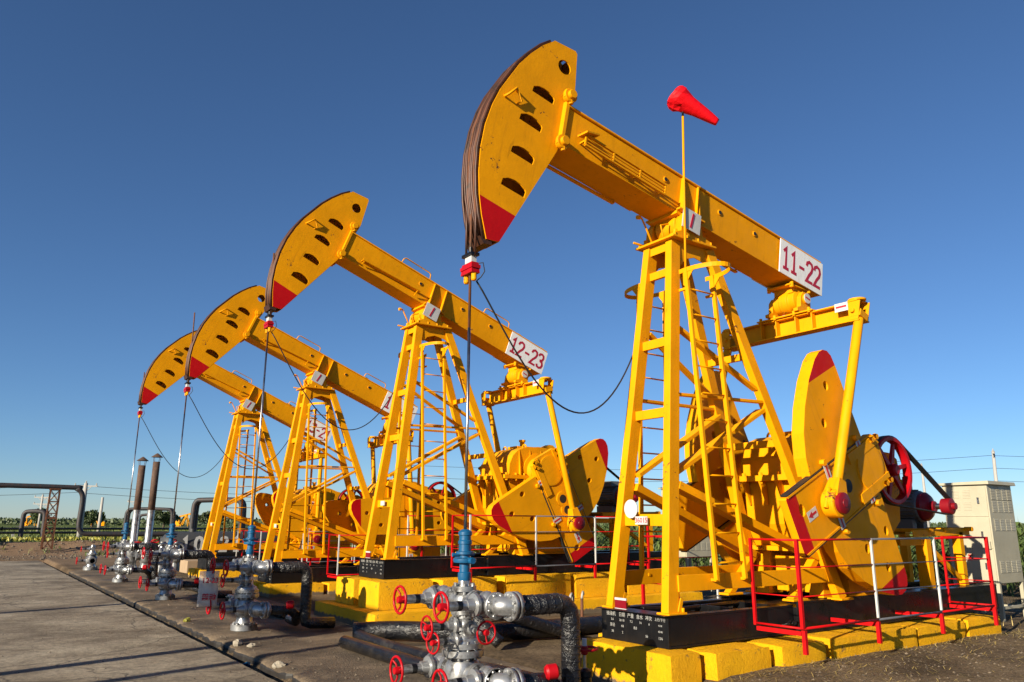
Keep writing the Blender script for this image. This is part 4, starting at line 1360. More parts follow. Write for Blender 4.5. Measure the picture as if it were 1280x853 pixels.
def small_tree():
    w = thing('wellhead', 'small silver wellhead without a blue top, leftmost on the slab', 'wellhead', (0.02, 24.6, 0))
    def body(mb):
        mb.mat('silver')
        mb.flange((0, 0, 0.07), (0, 0, 1), 0.23, 0.11, 10, 24, 0.02)
        mb.lathe([(0.16, 0.1), (0.14, 0.2), (0.18, 0.28), (0.18, 0.42), (0.12, 0.5), (0.10, 0.62), (0.08, 0.66), (0.08, 0.78), (0.05, 0.86)], (0, 0, 0), (0, 0, 1), 22)
        mb.flange((0, 0, 0.54), (0, 0, 1), 0.17, 0.05, 8, 20, 0.015)
        mb.tube([(0, -0.3, 0.33), (0, 0.3, 0.33)], 0.08, 12)
        mb.flange((0, -0.28, 0.33), (0, 1, 0), 0.12, 0.04, 6, 16, 0.015)
        mb.tube([(0, -0.2, 0.70), (0, 0.2, 0.70)], 0.06, 12)
    part('tree_body', None, body, w)
    gate_valve(w, (0, 0.0, 0.33), (0, 0, 0), 0.95, 0.3)
    gate_valve(w, (0, 0.0, 0.72), (0, 0, 0), 0.75, 0.8)
small_tree()

def sheet(mb):
    mb.mat('sheet')
    n = 8
    vs = [[mb.bm.verts.new((-0.66 + 0.042 * j, 0.05 - 0.008 * j + 0.018 * math.sin(j * 0.9 + k * 0.3) + 0.012 * math.sin(k * 1.3 + j), 0.36 + 0.078 * k)) for j in range(n)] for k in range(n)]
    for k in range(n - 1):
        for j in range(n - 1):
            mb.face([vs[k][j], vs[k][j + 1], vs[k + 1][j + 1], vs[k + 1][j]], True)
    mb.mat('redtext')
    for (z, t) in ((0.76, '12-23'), (0.50, '禁动')):
        mb.text(t, (-0.51, -0.035, z), (1, -0.2, 0), (0, 0, 1), 0.11, 0.001, bold=0.003)
s_ = solo('plastic_sheet', 'cloudy plastic sheet with red marks hung on a wellhead', 'plastic sheet', sheet, (0, PUMPS[1][0] + 0.32, 0.0))
md = s_.modifiers.new('thick', 'SOLIDIFY'); md.thickness = 0.004

# pipes on the ground
def gp(pts, r=0.085, seg=14):
    def f(mb):
        mb.mat('wrap').tube(pts, r, seg)
    return f
def smooth(pts, n=6):
    pts = [V(p) for p in pts]
    out = []
    for i in range(len(pts) - 1):
        p0, p1, p2, p3 = pts[max(i - 1, 0)], pts[i], pts[i + 1], pts[min(i + 2, len(pts) - 1)]
        for k in range(n):
            t = k / n
            out.append(0.5 * ((2 * p1) + (p2 - p0) * t + (2 * p0 - 5 * p1 + 4 * p2 - p3) * t * t + (3 * p1 - p0 - 3 * p2 + p3) * t ** 3))
    return out + [pts[-1]]
solo('ground_pipe', 'long black pipe on the dirt, leftmost of the two running to the foreground wellhead', 'pipe', gp([(0.60, 4.05, 0.09), (0.60, 2.0, 0.09), (0.62, 0.35, 0.09), (0.70, -1.6, 0.09)]), group='black ground pipes')
solo('ground_pipe', 'black pipe lying on the dirt just behind the leftmost ground pipe', 'pipe', gp(smooth([(0.92, 4.3, 0.12), (0.90, 3.4, 0.10), (0.98, 2.0, 0.09), (1.10, 0.9, 0.10), (1.16, -0.1, 0.10)]), 0.08), group='black ground pipes')
solo('ground_pipe', 'thick black lagged pipe on the dirt in front of the 12-23 lower slab', 'pipe', gp(smooth([(0.95, 4.55, 0.14), (1.5, 4.2, 0.16), (2.3, 3.35, 0.17), (3.4, 3.1, 0.17), (5.2, 3.15, 0.15)]), 0.13), group='black ground pipes')
solo('ground_pipe', 'thin black pipe elbow rising beside the thick lagged pipe', 'pipe', gp(smooth([(2.2, 2.6, 0.12), (2.0, 2.9, 0.42), (2.3, 3.0, 0.48), (3.0, 2.9, 0.30), (3.6, 2.8, 0.12)]), 0.085), group='black ground pipes')
solo('ground_pipe', 'black pipe running along the dirt below the third pumpjack', 'pipe', gp([(0.95, 10.9, 0.10), (1.0, 9.0, 0.10), (1.05, 7.6, 0.09)], 0.09), group='black ground pipes')
solo('ground_pipe', 'black pipe lying on the slab beside the farthest pumpjack', 'pipe', gp([(1.0, 17.4, 0.12), (1.0, 15.0, 0.10), (1.02, 12.8, 0.10)], 0.09), group='black ground pipes')
def standpipe(mb):
    mb.mat('pole').tube([(0, 0, 0), (0, 0, 0.42), (0.02, 0.01, 0.50), (0.07, 0.04, 0.53), (0.12, 0.06, 0.48), (0.13, 0.07, 0.40)], 0.022, 8)
solo('vent_pipe', 'bent grey standpipe rising from the ground pipes behind the thick lagged pipe', 'pipe', standpipe, (4.62, 4.05, 0.0), group='bent standpipes')
def standpipe2(mb):
    mb.mat('rust').tube([(0, 0, 0), (0, 0, 0.50)], 0.025, 8); mb.mat('pole').tube([(0, 0, 0.50), (0.01, 0, 0.56), (0.04, 0.02, 0.60), (0.06, 0.03, 0.56)], 0.02, 8)
solo('vent_pipe', 'bent rusty standpipe beside the grey standpipe', 'pipe', standpipe2, (4.50, 3.60, 0.0), group='bent standpipes')
def plug_valve():
    w = thing('plug_valve', 'small valve with a flat red wheel by the black wrapped pipe', 'valve', (1.0, -0.55, 0.0))
    def b(mb):
        mb.mat('black').lathe([(0.10, 0), (0.10, 0.10), (0.06, 0.16), (0.06, 0.30), (0.075, 0.31), (0.075, 0.36), (0.03, 0.38)], (0, 0, 0), (0, 0, 1), 14)
        mb.tube([(-0.3, 0, 0.1), (0.45, 0, 0.1)], 0.09, 12)
        mb.mat('steel').tube([(0, 0, 0.36), (0, 0, 0.60)], 0.016, 8)
        mb.mat('white').tube([(0, 0, 0.57), (0, 0, 0.64)], 0.022, 8)
    part('valve_body', None, b, w)
    part('handwheel', 'hwheel', handwheel, w, (0, 0, 0.55), (0, PI / 2, 0))
plug_valve()

# ------------------------------------------------------------------ control cabinets
def cabinet(i, lab):
    y, dz = PUMPS[i][0], max(0, PUMPS[i][1]) * 0.5
    C_ = thing('control_cabinet', lab, 'cabinet', (9.9, y, dz), None, 'beige control cabinets')
    def body(mb):
        mb.mat('cabinet').box((0, -0.43, 0.78), (0.90, 0.29, 2.36))
    def roof(mb):
        mb.mat('cabinet').hexa([(-0.06, -0.49, 2.361), (0.96, -0.49, 2.361), (0.96, 0.35, 2.361), (-0.06, 0.35, 2.361), (-0.05, -0.48, 2.42), (0.95, -0.48, 2.42), (0.95, 0.34, 2.40), (-0.05, 0.34, 2.40)])
    def frame(mb):
        mb.mat('cabinet')
        for x in (0.03, 0.87):
            for yy in (-0.40, 0.26):
                mb.bar((x, yy, 0.0), (x, yy, 0.779), 0.055, 0.055, (1, 0, 0))
        for yy in (-0.40, 0.26):
            mb.bar((0.06, yy, 0.40), (0.84, yy, 0.40), 0.04, 0.04)
        mb.bar((0.03, -0.37, 0.37), (0.03, 0.23, 0.37), 0.04, 0.04); mb.bar((0.87, -0.37, 0.37), (0.87, 0.23, 0.37), 0.04, 0.04)
    def door(mb):
        mb.mat('cabinet')
        mb.box((-0.012, -0.41, 1.84), (-0.001, 0.27, 2.33)); mb.box((-0.012, -0.41, 1.33), (-0.001, 0.27, 1.82)); mb.box((-0.012, -0.41, 0.81), (-0.001, 0.27, 1.31))
        for (y0, z0) in ((0.02, 2.14), (-0.16, 2.14), (0.02, 1.94), (-0.16, 1.94), (0.16, 2.14), (0.16, 1.94)):
            for k in range(6):
                mb.hexa([(-.013, y0, z0 + k * .025), (-.019, y0, z0 + k * .025), (-.019, y0 + .12, z0 + k * .025), (-.013, y0 + .12, z0 + k * .025), (-.013, y0, z0 + k * .025 + .018), (-.0135, y0, z0 + k * .025 + .018), (-.0135, y0 + .12, z0 + k * .025 + .018), (-.013, y0 + .12, z0 + k * .025 + .018)])
    def louvres(z0):
        def f(mb):
            mb.mat('cabinet').box((0.10, -0.4325, z0 - 0.015), (0.85, -0.4308, z0 + 0.19))
            for x0 in (0.12, 0.32, 0.52, 0.70):
                for k in range(7):
                    z = z0 + k * 0.026
                    mb.hexa([(x0, -.438, z), (x0 + .13, -.438, z), (x0 + .13, -.431, z), (x0, -.431, z), (x0, -.434, z + .018), (x0 + .13, -.434, z + .018), (x0 + .13, -.431, z + .018), (x0, -.431, z + .018)])
        return f
    def latch(mb):
        mb.mat('steel')
        for z in (2.10, 1.55, 1.05):
            mb.cbox((-0.022, -0.28, z), (0.02, 0.03, 0.10))
        mb.mat('cabinet').cbox((-0.03, -0.36, 1.38), (0.04, 0.06, 0.12))
    part('body', 'cabbody', body, C_, bev=0.006)
    part('roof', 'cabroof', roof, C_, bev=0.004)
    part('leg_frame', 'cabframe', frame, C_)
    part('door', 'cabdoor', door, C_)
    for q, z0 in enumerate((2.12, 1.92, 1.62, 0.95)):
        part('louvre_panel', 'cablouv%d' % q, louvres(z0), C_)
    part('latch', 'cablatch', latch, C_)
    if i == 0:
        def graf(mb):
            mb.mat('red')
            for a, b in (((0.14, 1.19), (0.05, 1.13)), ((0.05, 1.13), (0.15, 1.10)), ((0.15, 1.10), (0.15, 1.04)), ((0.0, 1.20), (-0.08, 1.21)), ((-0.01, 1.23), (-0.06, 1.17)), ((-0.01, 1.17), (-0.08, 1.24)), ((-0.04, 1.25), (-0.04, 1.16))):
                mb.bar((-0.0135, a[0], a[1]), (-0.0135, b[0], b[1]), 0.012, 0.003, (1, 0, 0))
        part('red_scrawl', None, graf, C_)
cabinet(0, 'large beige cabinet on legs behind the motor of the 11-22 pumpjack')
cabinet(1, 'beige cabinet behind the 12-23 pumpjack, seen through the near post legs')
cabinet(2, 'beige cabinet at the motor end of the third pumpjack')
def hose(mb):
    mb.mat('rust').tube(smooth([(9.55, -0.05, 0.15), (9.6, 0.0, 0.6), (9.75, 0.05, 0.72), (9.9, 0.1, 0.62)]), 0.05, 10)
    mb.mat('stone').tube(smooth([(9.62, -0.15, 0.15), (9.65, -0.1, 0.5), (9.8, -0.1, 0.6), (9.95, -0.05, 0.45)]), 0.045, 10)
solo('cable_conduit', 'dusty cable conduits between the black skid and the cabinet legs', 'conduit', hose)

# ------------------------------------------------------------------ tank and stacks behind the last pump
def tank():
    T = thing('horizontal_tank', 'dark grey lying tank with white number behind the farthest pumpjack', 'tank', (2.0, 23.0, 0))
    def shell(mb):
        mb.mat('tankgrey').lathe([(0.05, -0.14), (0.28, -0.10), (0.42, 0.0), (0.50, 0.14), (0.52, 0.3), (0.52, 5.3), (0.42, 5.5), (0.05, 5.62)], (0, 0, 0.80), (1, 0, 0), 36)
        for x in (1.2, 2.6, 4.0):
            mb.torus((x, 0, 0.80), (1, 0, 0), 0.52, 0.012, 36, 6)
        mb.tube([(0.9, 0, 1.3), (0.9, 0, 1.42)], 0.09, 12)
    def saddles(mb):
        mb.mat('black')
        for x in (0.7, 4.6):
            mb.box((x, -0.40, -0.05), (x + 0.18, 0.40, 0.50))
    part('shell', None, shell, T); part('cradle', None, saddles, T)
    def txt(mb):
        mb.mat('white').strokes('10-211', (1.68, -0.5215, 0.90), (1, 0, 0), (0, 0, 1), 0.46, 0.43, 0.10, 0.004, sx=1.0)
    part('lettering', None, txt, T)
    def cl(mb):
        mb.mat('redgloss').lathe([(0.09, 0), (0.09, 0.07)], (0.35, -0.5, 0.42), (0, -1, 0), 12)
    part('red_cap', None, cl, T)
tank()
GS = 'tall brown stacks with rain caps'
for k, (x, y, h, lab) in enumerate(((1.06, 23.25, 3.88, 'tall brown chimney stack with rain cap, left of the pair'), (1.50, 23.15, 4.02, 'tall brown chimney stack with rain cap, right and nearer of the pair'))):
    S_ = thing('chimney_stack', lab, 'stack', (x, y, 0), None, GS)
    def low(mb):
        mb.mat('silver').lathe([(0.16, 0.9), (0.12, 1.0), (0.12, 2.05)], (0, 0, 0), (0, 0, 1), 18)
        mb.flange((0, 0, 0.92), (0, 0, 1), 0.2, 0.06, 8, 18, 0.02)
        mb.lathe([(0.2, 0), (0.22, 0.1), (0.16, 0.2), (0.18, 0.5), (0.22, 0.6), (0.2, 0.86)], (0, 0, 0), (0, 0, 1), 18)
        mb.tube([(0, -0.45, 0.6), (0, 0.1, 0.6)], 0.11, 12); mb.torus((0, -0.3, 0.75), (0.3, 1, 0), 0.16, 0.03, 16, 6)
    def up(mb, h=h):
        mb.mat('stack').lathe([(0.115, 2.051), (0.115, h - 0.3)], (0, 0, 0), (0, 0, 1), 18)
    def cap(mb, h=h):
        mb.mat('stack').lathe([(0.20, h - 0.14), (0.19, h - 0.13), (0.02, h)], (0, 0, 0), (0, 0, 1), 16)
        for a in range(4):
            c, s = math.cos(a * PI / 2 + .4), math.sin(a * PI / 2 + .4)
            mb.tube([(0.11 * c, 0.11 * s, h - 0.32), (0.15 * c, 0.15 * s, h - 0.135)], 0.008, 5)
    part('lower_pipe', 'stlow', low, S_); part('upper_pipe', None, up, S_); part('rain_cap', None, cap, S_)
    part('handwheel', 'hwheel', handwheel, S_, (0.1, -0.35, 0.98), (0, PI / 2, 0))
def manifold(mb):
    mb.mat('silver')
    for x in (0, 0.5, 0.95):
        mb.lathe([(0.16, 0.0), (0.14, 0.3), (0.18, 0.36), (0.18, 0.6), (0.1, 0.75), (0.1, 1.0)], (x, 0, 0), (0, 0, 1), 14)
        mb.torus((x, -0.22, 0.75), (0.2, 1, 0), 0.19, 0.04, 18, 6)
        mb.flange((x, 0, 0.62), (0, 0, 1), 0.2, 0.05, 8, 16, 0.015)
    mb.tube([(-0.3, 0, 0.5), (1.2, 0, 0.5)], 0.10, 12)
    mb.mat('redgloss')
    for x in (0.2, 0.75):
        mb.torus((x, -0.25, 1.02), (0, 0.5, 1), 0.12, 0.02, 16, 6)
solo('valve_manifold', 'silver valve manifold in front of the left end of the dark tank', 'manifold', manifold, (1.35, 22.4, 0.0))
solo('concrete_plinth', 'tan concrete plinth between the wellheads and the dark tank', 'plinth', lambda mb: mb.mat('tank_brown').box((2.35, 20.9, -0.1), (3.55, 21.9, 0.42)), bev=0.02)

# ------------------------------------------------------------------ background pipes, poles, far pumps
def overhead():
    T = thing('overhead_pipe', 'rusty overhead pipe bending down beside its lattice support, far left', 'pipeline', (0, 38.4, 0))
    def p(mb):
        mb.mat('pipe_grey').tube(smooth([(-22, 0, 3.34), (-8, 0, 3.32), (0.2, 0, 3.30), (0.75, 0, 3.22), (0.98, 0, 3.02), (1.06, 0, 2.6), (1.04, 0, 1.5), (1.12, 0, 1.2), (1.35, 0, 1.03), (2.2, 0, 1.0), (5.0, 0, 1.0), (9, 0, 1.0)], 5), 0.12, 12)
        mb.tube([(5.0, 0, 1.0), (5.0, 0, -0.1)], 0.08, 8); mb.tube([(8.6, 0, 1.0), (8.6, 0, -0.1)], 0.08, 8)
    part('pipe', None, p, T)
    def lat(mb):
        mb.mat('rust')
        z0, z1 = 0.3, 3.16
        c = [(-0.30, -0.2), (0.10, -0.2), (0.10, 0.2), (-0.30, 0.2)]
        c = [(x - 0.1, y) for x, y in c]
        for x, y in c:
            mb.bar((x * 1.15 , y, z0), (x, y, z1), 0.05, 0.05, (1, 0, 0))
        for k in range(5):
            za, zb = z0 + k * 0.57, z0 + (k + 1) * 0.57
            for i in range(4):
                a, b = c[i], c[(i + 1) % 4]
                mb.bar((a[0], a[1], za), (b[0], b[1], zb), 0.024, 0.024); mb.bar((b[0], b[1], za), (a[0], a[1], zb), 0.024, 0.024)
                mb.bar((a[0], a[1], zb), (b[0], b[1], zb), 0.05, 0.05)
        mb.box((-0.45, -0.24, z1), (0.05, 0.24, z1 + 0.06)); mb.box((-0.43, -0.22, 1.74), (0.03, 0.22, 1.84))
    part('lattice_support', None, lat, T)
overhead()
def arch(w, h, r, x, y, a, lab, double=True):
    def f(mb):
        mb.mat('pipe_grey')
        for o in ((0, 0.35) if double else (0,)):
            mb.tube(smooth([(-w / 2, o, -0.1), (-w / 2, o, h * 0.75), (-w / 2 + 0.1, o, h - 0.1), (-w / 2 + 0.5, o, h), (w / 2 - 0.5, o, h), (w / 2 - 0.1, o, h - 0.1), (w / 2, o, h * 0.75), (w / 2, o, -0.1)], 5), r, 10)
    solo('pipe_arch', lab, 'pipe', f, (x, y, 0), (0, 0, a), 'arched pipes over the field road')
arch(2.5, 2.75, 0.13, 7.0, 35.6, -0.6, 'dark pipe arch rising behind the dark tank')
arch(2.6, 2.35, 0.10, 5.2, 43.5, -0.5, 'dark pipe arch behind the right brown stack')
arch(1.2, 2.2, 0.12, 10.2, 72.0, -0.5, 'small far pipe arch right of the big utility pole', False)
arch(1.5, 2.3, 0.16, -3.4, 60.0, -0.5, 'rusty far pipe arch, leftmost in the field', False)
arch(1.5, 2.3, 0.16, 0.6, 61.0, -0.5, 'rusty far pipe arch, second from the left in the field', False)

def utility_pole(x, y, h, lab, arms=1, r=0.15, rot=0.0, lean=0.0, grp='utility poles'):
    T = thing('utility_pole', lab, 'utility pole', (x, y, 0), (lean, 0, rot), grp)
    part('pole', None, lambda mb: mb.mat('pole').tube([(0, 0, -0.3), (0, 0, h)], r, 10, True, r * 0.65), T)
    def cross(mb):
        mb.mat('pole')
        for k in range(arms):
            z = h - 0.25 - 0.8 * k
            mb.bar((-0.95, 0, z), (0.95, 0, z), 0.09, 0.10)
            mb.bar((-0.5, 0, z), (0, 0, z - 0.5), 0.05, 0.05); mb.bar((0.5, 0, z), (0, 0, z - 0.5), 0.05, 0.05)
            for q in (-0.85, 0.0, 0.85):
                mb.lathe([(0.05, 0), (0.07, 0.05), (0.04, 0.1), (0.06, 0.15), (0.02, 0.2)], (q, 0, z + 0.05 + (0.2 if q == 0 else 0)), (0, 0, 1), 8)
    if arms: part('crossarm', None, cross, T)
    return T
utility_pole(4.5, 68.1, 4.75, 'pale utility pole with a wide crossarm behind the overhead pipe bend', 1, 0.22, -0.5)
utility_pole(4.05, 103.3, 4.6, 'thin far utility pole with crossarm, left of a close pair', 2, 0.16, -0.5)
utility_pole(4.9, 105.3, 4.6, 'thin far utility pole with crossarm, right of a close pair', 2, 0.16, -0.5)
utility_pole(8.5, 87.8, 4.1, 'plain far utility pole without crossarm, left of the wellheads', 0, 0.2)
utility_pole(13.8, 100.0, 4.2, 'thin distant utility pole behind the dark tank', 1, 0.15, -0.5)
utility_pole(69.8, 24.6, 8.1, 'leaning pale utility pole above the beige cabinet', 1, 0.19, 0.4, 0.03)
utility_pole(94.2, 43.0, 9.1, 'pale far utility pole between the red flywheel and the cabinet', 1, 0.2, 0.4)
def wires(a, b, n, lab, dz=0.6):
    def f(mb):
        mb.mat('rubber')
        for k in range(n):
            o = V((0, 0, -dz * k))
            mb.tube(sag(V(a) + o, V(b) + o, 0.8, 10), 0.016, 4, False)
    solo('power_line', lab, 'power line', f, group='power lines')
wires((-40, 84, 4.6), (4.5, 68.1, 4.6), 2, 'thin power lines left of the pale crossarm pole')
wires((4.5, 68.1, 4.5), (45, 52, 5.0), 2, 'thin power lines crossing behind the brown stacks and post legs')
wires((69.8, 24.6, 7.7), (120, -18, 8.0), 3, 'thin power lines right of the leaning pole', 1.1)
wires((69.8, 24.6, 7.7), (30, 60, 7.0), 2, 'thin power lines left of the leaning pole', 1.1)

def far_pump(x, y, s, rot, lab):
    T = thing('pump_jack', lab, 'pumpjack', (x, y, 0), (0, 0, rot), 'far small pumpjacks')
    T.scale = (s,) * 3
    part('walking_beam', 'fbeam', lambda mb: mb.mat('yellow').ibeam((-1.9, 0, 3.9), (2.2, 0, 2.9), 0.3, 0.4, 0.06), T)
    part('horse_head', 'fhead', lambda mb: mb.mat('yellow').prism([(-2.6, 2.9), (-2.75, 3.6), (-2.6, 4.4), (-2.2, 5.0), (-1.9, 4.9), (-1.85, 3.7)], -0.2, 0.2), T)
    def post(mb):
        mb.mat('yellow')
        for s_ in (-1, 1):
            mb.bar((-0.7, s_ * 0.5, 0.3), (0, s_ * 0.15, 3.5), 0.16, 0.16); mb.bar((1.5, s_ * 0.5, 0.3), (0.1, s_ * 0.15, 3.5), 0.16, 0.16)
    part('samson_post', 'fpost', post, T)
    def gb(mb):
        mb.mat('yellow').box((1.9, -0.4, 0.3), (3.2, 0.4, 1.6)); mb.bar((2.2, 0, 1.4), (2.3, 0, 2.9), 0.15, 0.15, (1, 0, 0)); mb.prism([(1.5, 0.6), (3.2, 0.5), (3.4, 1.4), (2.6, 1.8)], 0.45, 0.6)
    part('gearbox', 'fgb', gb, T)
    part('skid_base', 'fskid', lambda mb: mb.mat('black').box((-1.0, -0.6, -0.1), (5.0, 0.6, 0.3)), T)
far_pump(43.4, 203, 0.92, 2.4, 'tiny far yellow pumpjack facing right, beyond the dark tank')
far_pump(25, 222, 0.8, -0.4, 'tiny far yellow pumpjack behind the plain utility pole')
far_pump(11, 213, 0.8, 2.5, 'tiny far yellow pumpjack behind the lattice support')
def rack():
    T = thing('pipe_rack', 'long low black pipes crossing the green field at left', 'pipeline', (0, 72, 0))
    for z in (0.95, 0.62):
        part('pipe', None, lambda mb, z=z: mb.mat('wrap').tube([(-28, 0, z), (22, 0, z)], 0.10, 8), T)
    for x in range(-24, 21, 6):
        part('support', 'racksup', lambda mb: mb.mat('pole').box((-0.1, -0.25, -0.2), (0.1, 0.25, 0.51)), T, (x, 0, 0))
rack()
def shade_rack():  # invented pipes and posts out of view, added to shade the middle wellheads
    T = thing('pipe_rack', 'raised pipes added unseen outside the left edge, to shade the middle wellheads', 'pipeline', (-8.0, 0, 0))
    for z in (3.28, 3.72):
        part('pipe', None, lambda mb, z=z: mb.mat('pipe_grey').tube([(0, 3.1, z), (0, 10.6, z)], 0.2, 12), T)
    for y in (3.4, 10.3):
        part('support', 'shadesup', lambda mb: mb.mat('rust').bar((0, 0, -0.4), (0, 0, 3.08), 0.2, 0.2, (1, 0, 0)), T, (0, y, 0))
shade_rack()

# ------------------------------------------------------------------ ground, road, slab
def sst(a, b, x):
    t = min(1, max(0, (x - a) / (b - a))); return t * t * (3 - 2 * t)
def height(x, y):
    if x < -0.60 and y < 33.6 and x > -17:
        return -0.17
    n = noise.noise(V((x * 0.7, y * 0.7, 0))) * 0.03 + noise.noise(V((x * 3, y * 3, 5))) * 0.012
    if x < 1.85 and y < 24.5:
        return -0.07
    base = 0.02 + n * sst(1.9, 2.4, x)
    h = base + 0.185 * sst(2.0, 2.6, x) * (1 - sst(0.6, 1.8, y)) * (1 - sst(12, 20, x))
    if y > 33:
        h += (0.62 + 0.25 * noise.noise(V((x * 0.4, 3, 0)))) * math.exp(-((y - 40.3 - 0.6 * noise.noise(V((x * 0.2, 9, 0)))) / 1.5) ** 2) * (1 - sst(3, 7, x)) + noise.noise(V((x * 0.9, y * 0.9, 2))) * 0.10 * sst(34, 38, y) * (1 - sst(50, 60, y))
    return h
def axis(dense, far):
    out = []
    for a, b, st in dense:
        v = a
        while v < b - 1e-6:
            out.append(v); v += st
    out.append(dense[-1][1])
    lo, hi = out[0], out[-1]
    d = 1.0; L_ = []; v = lo
    while v > -far:
        v -= d; d *= 1.5; L_.append(v)
    d = 1.0; H_ = []; v = hi
    while v < far:
        v += d; d *= 1.5; H_.append(v)
    return L_[::-1] + out + H_
def ground(mb):
    mb.mat('ground')
    xs = axis([(-17.0, -1.0, 2.0), (-1.0, -0.6, 0.1), (-0.6, 12.0, 0.18), (12.0, 24.0, 0.8)], 2500)
    ys = axis([(-10.0, 2.6, 0.18), (2.6, 26.0, 0.35), (26.0, 48.0, 0.5)], 2500)
    g = [[mb.bm.verts.new((x, y, height(x, y) if abs(x) < 300 and abs(y) < 300 else 0.02)) for y in ys] for x in xs]
    for i in range(len(xs) - 1):
        for j in range(len(ys) - 1):
            mb.face([g[i][j], g[i + 1][j], g[i + 1][j + 1], g[i][j + 1]], True)
struct('ground', ground)
def road(mb):
    mb.mat('concrete')
    y0, y1, n = -14.0, 33.5, 240
    L_, R_ = [], []
    def ed(y): return -0.84 + 0.02 * noise.noise(V((y * 2.2, 0, 3))) + 0.012 * noise.noise(V((y * 9, 1, 3)))
    t0 = [mb.bm.verts.new((-16.5, y0 + (y1 - y0) * k / n, -0.022)) for k in range(n + 1)]
    t1 = [mb.bm.verts.new((ed(y0 + (y1 - y0) * k / n) - 0.02, y0 + (y1 - y0) * k / n, -0.022)) for k in range(n + 1)]
    t2 = [mb.bm.verts.new((ed(y0 + (y1 - y0) * k / n), y0 + (y1 - y0) * k / n, -0.04)) for k in range(n + 1)]
    t3 = [mb.bm.verts.new((ed(y0 + (y1 - y0) * k / n), y0 + (y1 - y0) * k / n, -0.19)) for k in range(n + 1)]
    mb.mat('oil'); mb.mat('concrete')
    for A, B in ((t0, t1), (t1, t2), (t2, t3)):
        mb.mi = 1 if A is t2 else 0
        for k in range(n):
            mb.face([A[k], B[k], B[k + 1], A[k + 1]])
    mb.face([t0[-1], t1[-1], t2[-1], t3[-1]])
struct('concrete_road', road)
def slab(mb):
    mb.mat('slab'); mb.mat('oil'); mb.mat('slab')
    ys = [-10 + k * 0.08 for k in range(int(34.7 / 0.08) + 1)]
    xs = [0, 0.03, 0.10, 0.2, 0.35, 0.55, 0.8, 1.1, 1.5, 2.0, 2.7]
    rows = []
    for y in ys:
        e = -0.635 + 0.045 * noise.noise(V((y * 1.6, 7, 0))) + 0.09 * max(0, noise.noise(V((y * 4.5, 2, 0)))) + 0.012 * noise.noise(V((y * 13, 2, 0)))
        r = [mb.bm.verts.new((e, y, -0.19)), mb.bm.verts.new((e - 0.005, y, -0.05 + 0.02 * noise.noise(V((y * 8, 1, 1)))))]
        for k, x in enumerate(xs):
            z = 0.004 + 0.012 * noise.noise(V((x * 2, y * 1.3, 0))) + 0.008 * noise.noise(V((x * 7, y * 7, 0)))
            if k < 3: z -= (0.03, 0.012, 0.004)[k] + (0.05, 0.03, 0.01)[k] * max(0, noise.noise(V((y * 2.7, 4, 4))) * 1.6)
            if k < 5: z += 0.006
            r.append(mb.bm.verts.new((e + x if k else e + 0.004, y, z)))
        rows.append(r)
    for A, B in zip(rows, rows[1:]):
        for k in range(len(A) - 1):
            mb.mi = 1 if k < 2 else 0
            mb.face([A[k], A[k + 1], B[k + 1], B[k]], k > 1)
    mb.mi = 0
    mb.face(rows[-1])
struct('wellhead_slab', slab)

def rock(x, y, z, s, lab, seed, mat='stone', cat='stone', name='stone'):
    def f(mb):
        mb.mat(mat).ellips((0, 0, 0), (s, s * 0.8, s * 0.5), 10, 7)
        for v in mb.bm.verts:
            v.co += noise.noise_vector(v.co * (2.2 / s) + V((seed, 0, 0))) * s * 0.35
        for f_ in mb.bm.faces: f_.smooth = False
    solo(name, lab, cat, f, (x, y, z), (0, 0, seed * 1.3), 'loose stones on the slab edge')
rock(-0.52, 5.15, 0.03, 0.085, 'pale stone on the slab edge left of the plastic sheet wellhead', 1)
rock(-0.42, 4.85, 0.02, 0.06, 'small pale stone beside the larger one on the slab edge', 2)
rock(-0.50, 8.2, 0.03, 0.07, 'dull yellow lump on the slab edge beside the gutter', 3, 'flower', 'lump')
rock(-0.56, 3.3, 0.0, 0.09, 'broken concrete chunk on the slab edge near the bottom', 4)
def scrap(mb):
    mb.mat('blue')
    vs = [[mb.bm.verts.new((-0.11 + 0.055 * j, -0.07 + 0.045 * k, 0.02 + 0.03 * math.sin(j * 1.4 + k) + 0.02 * math.cos(k * 2.1))) for k in range(4)] for j in range(5)]
    for j in range(4):
        for k in range(3):
            mb.face([vs[j][k], vs[j + 1][k], vs[j + 1][k + 1], vs[j][k + 1]])
s_ = solo('plastic_scrap', 'crumpled blue plastic scrap in the gutter', 'scrap', scrap, (-0.72, 4.1, -0.12), (0.2, 0.3, 0.4))
md = s_.modifiers.new('thick', 'SOLIDIFY'); md.thickness = 0.006

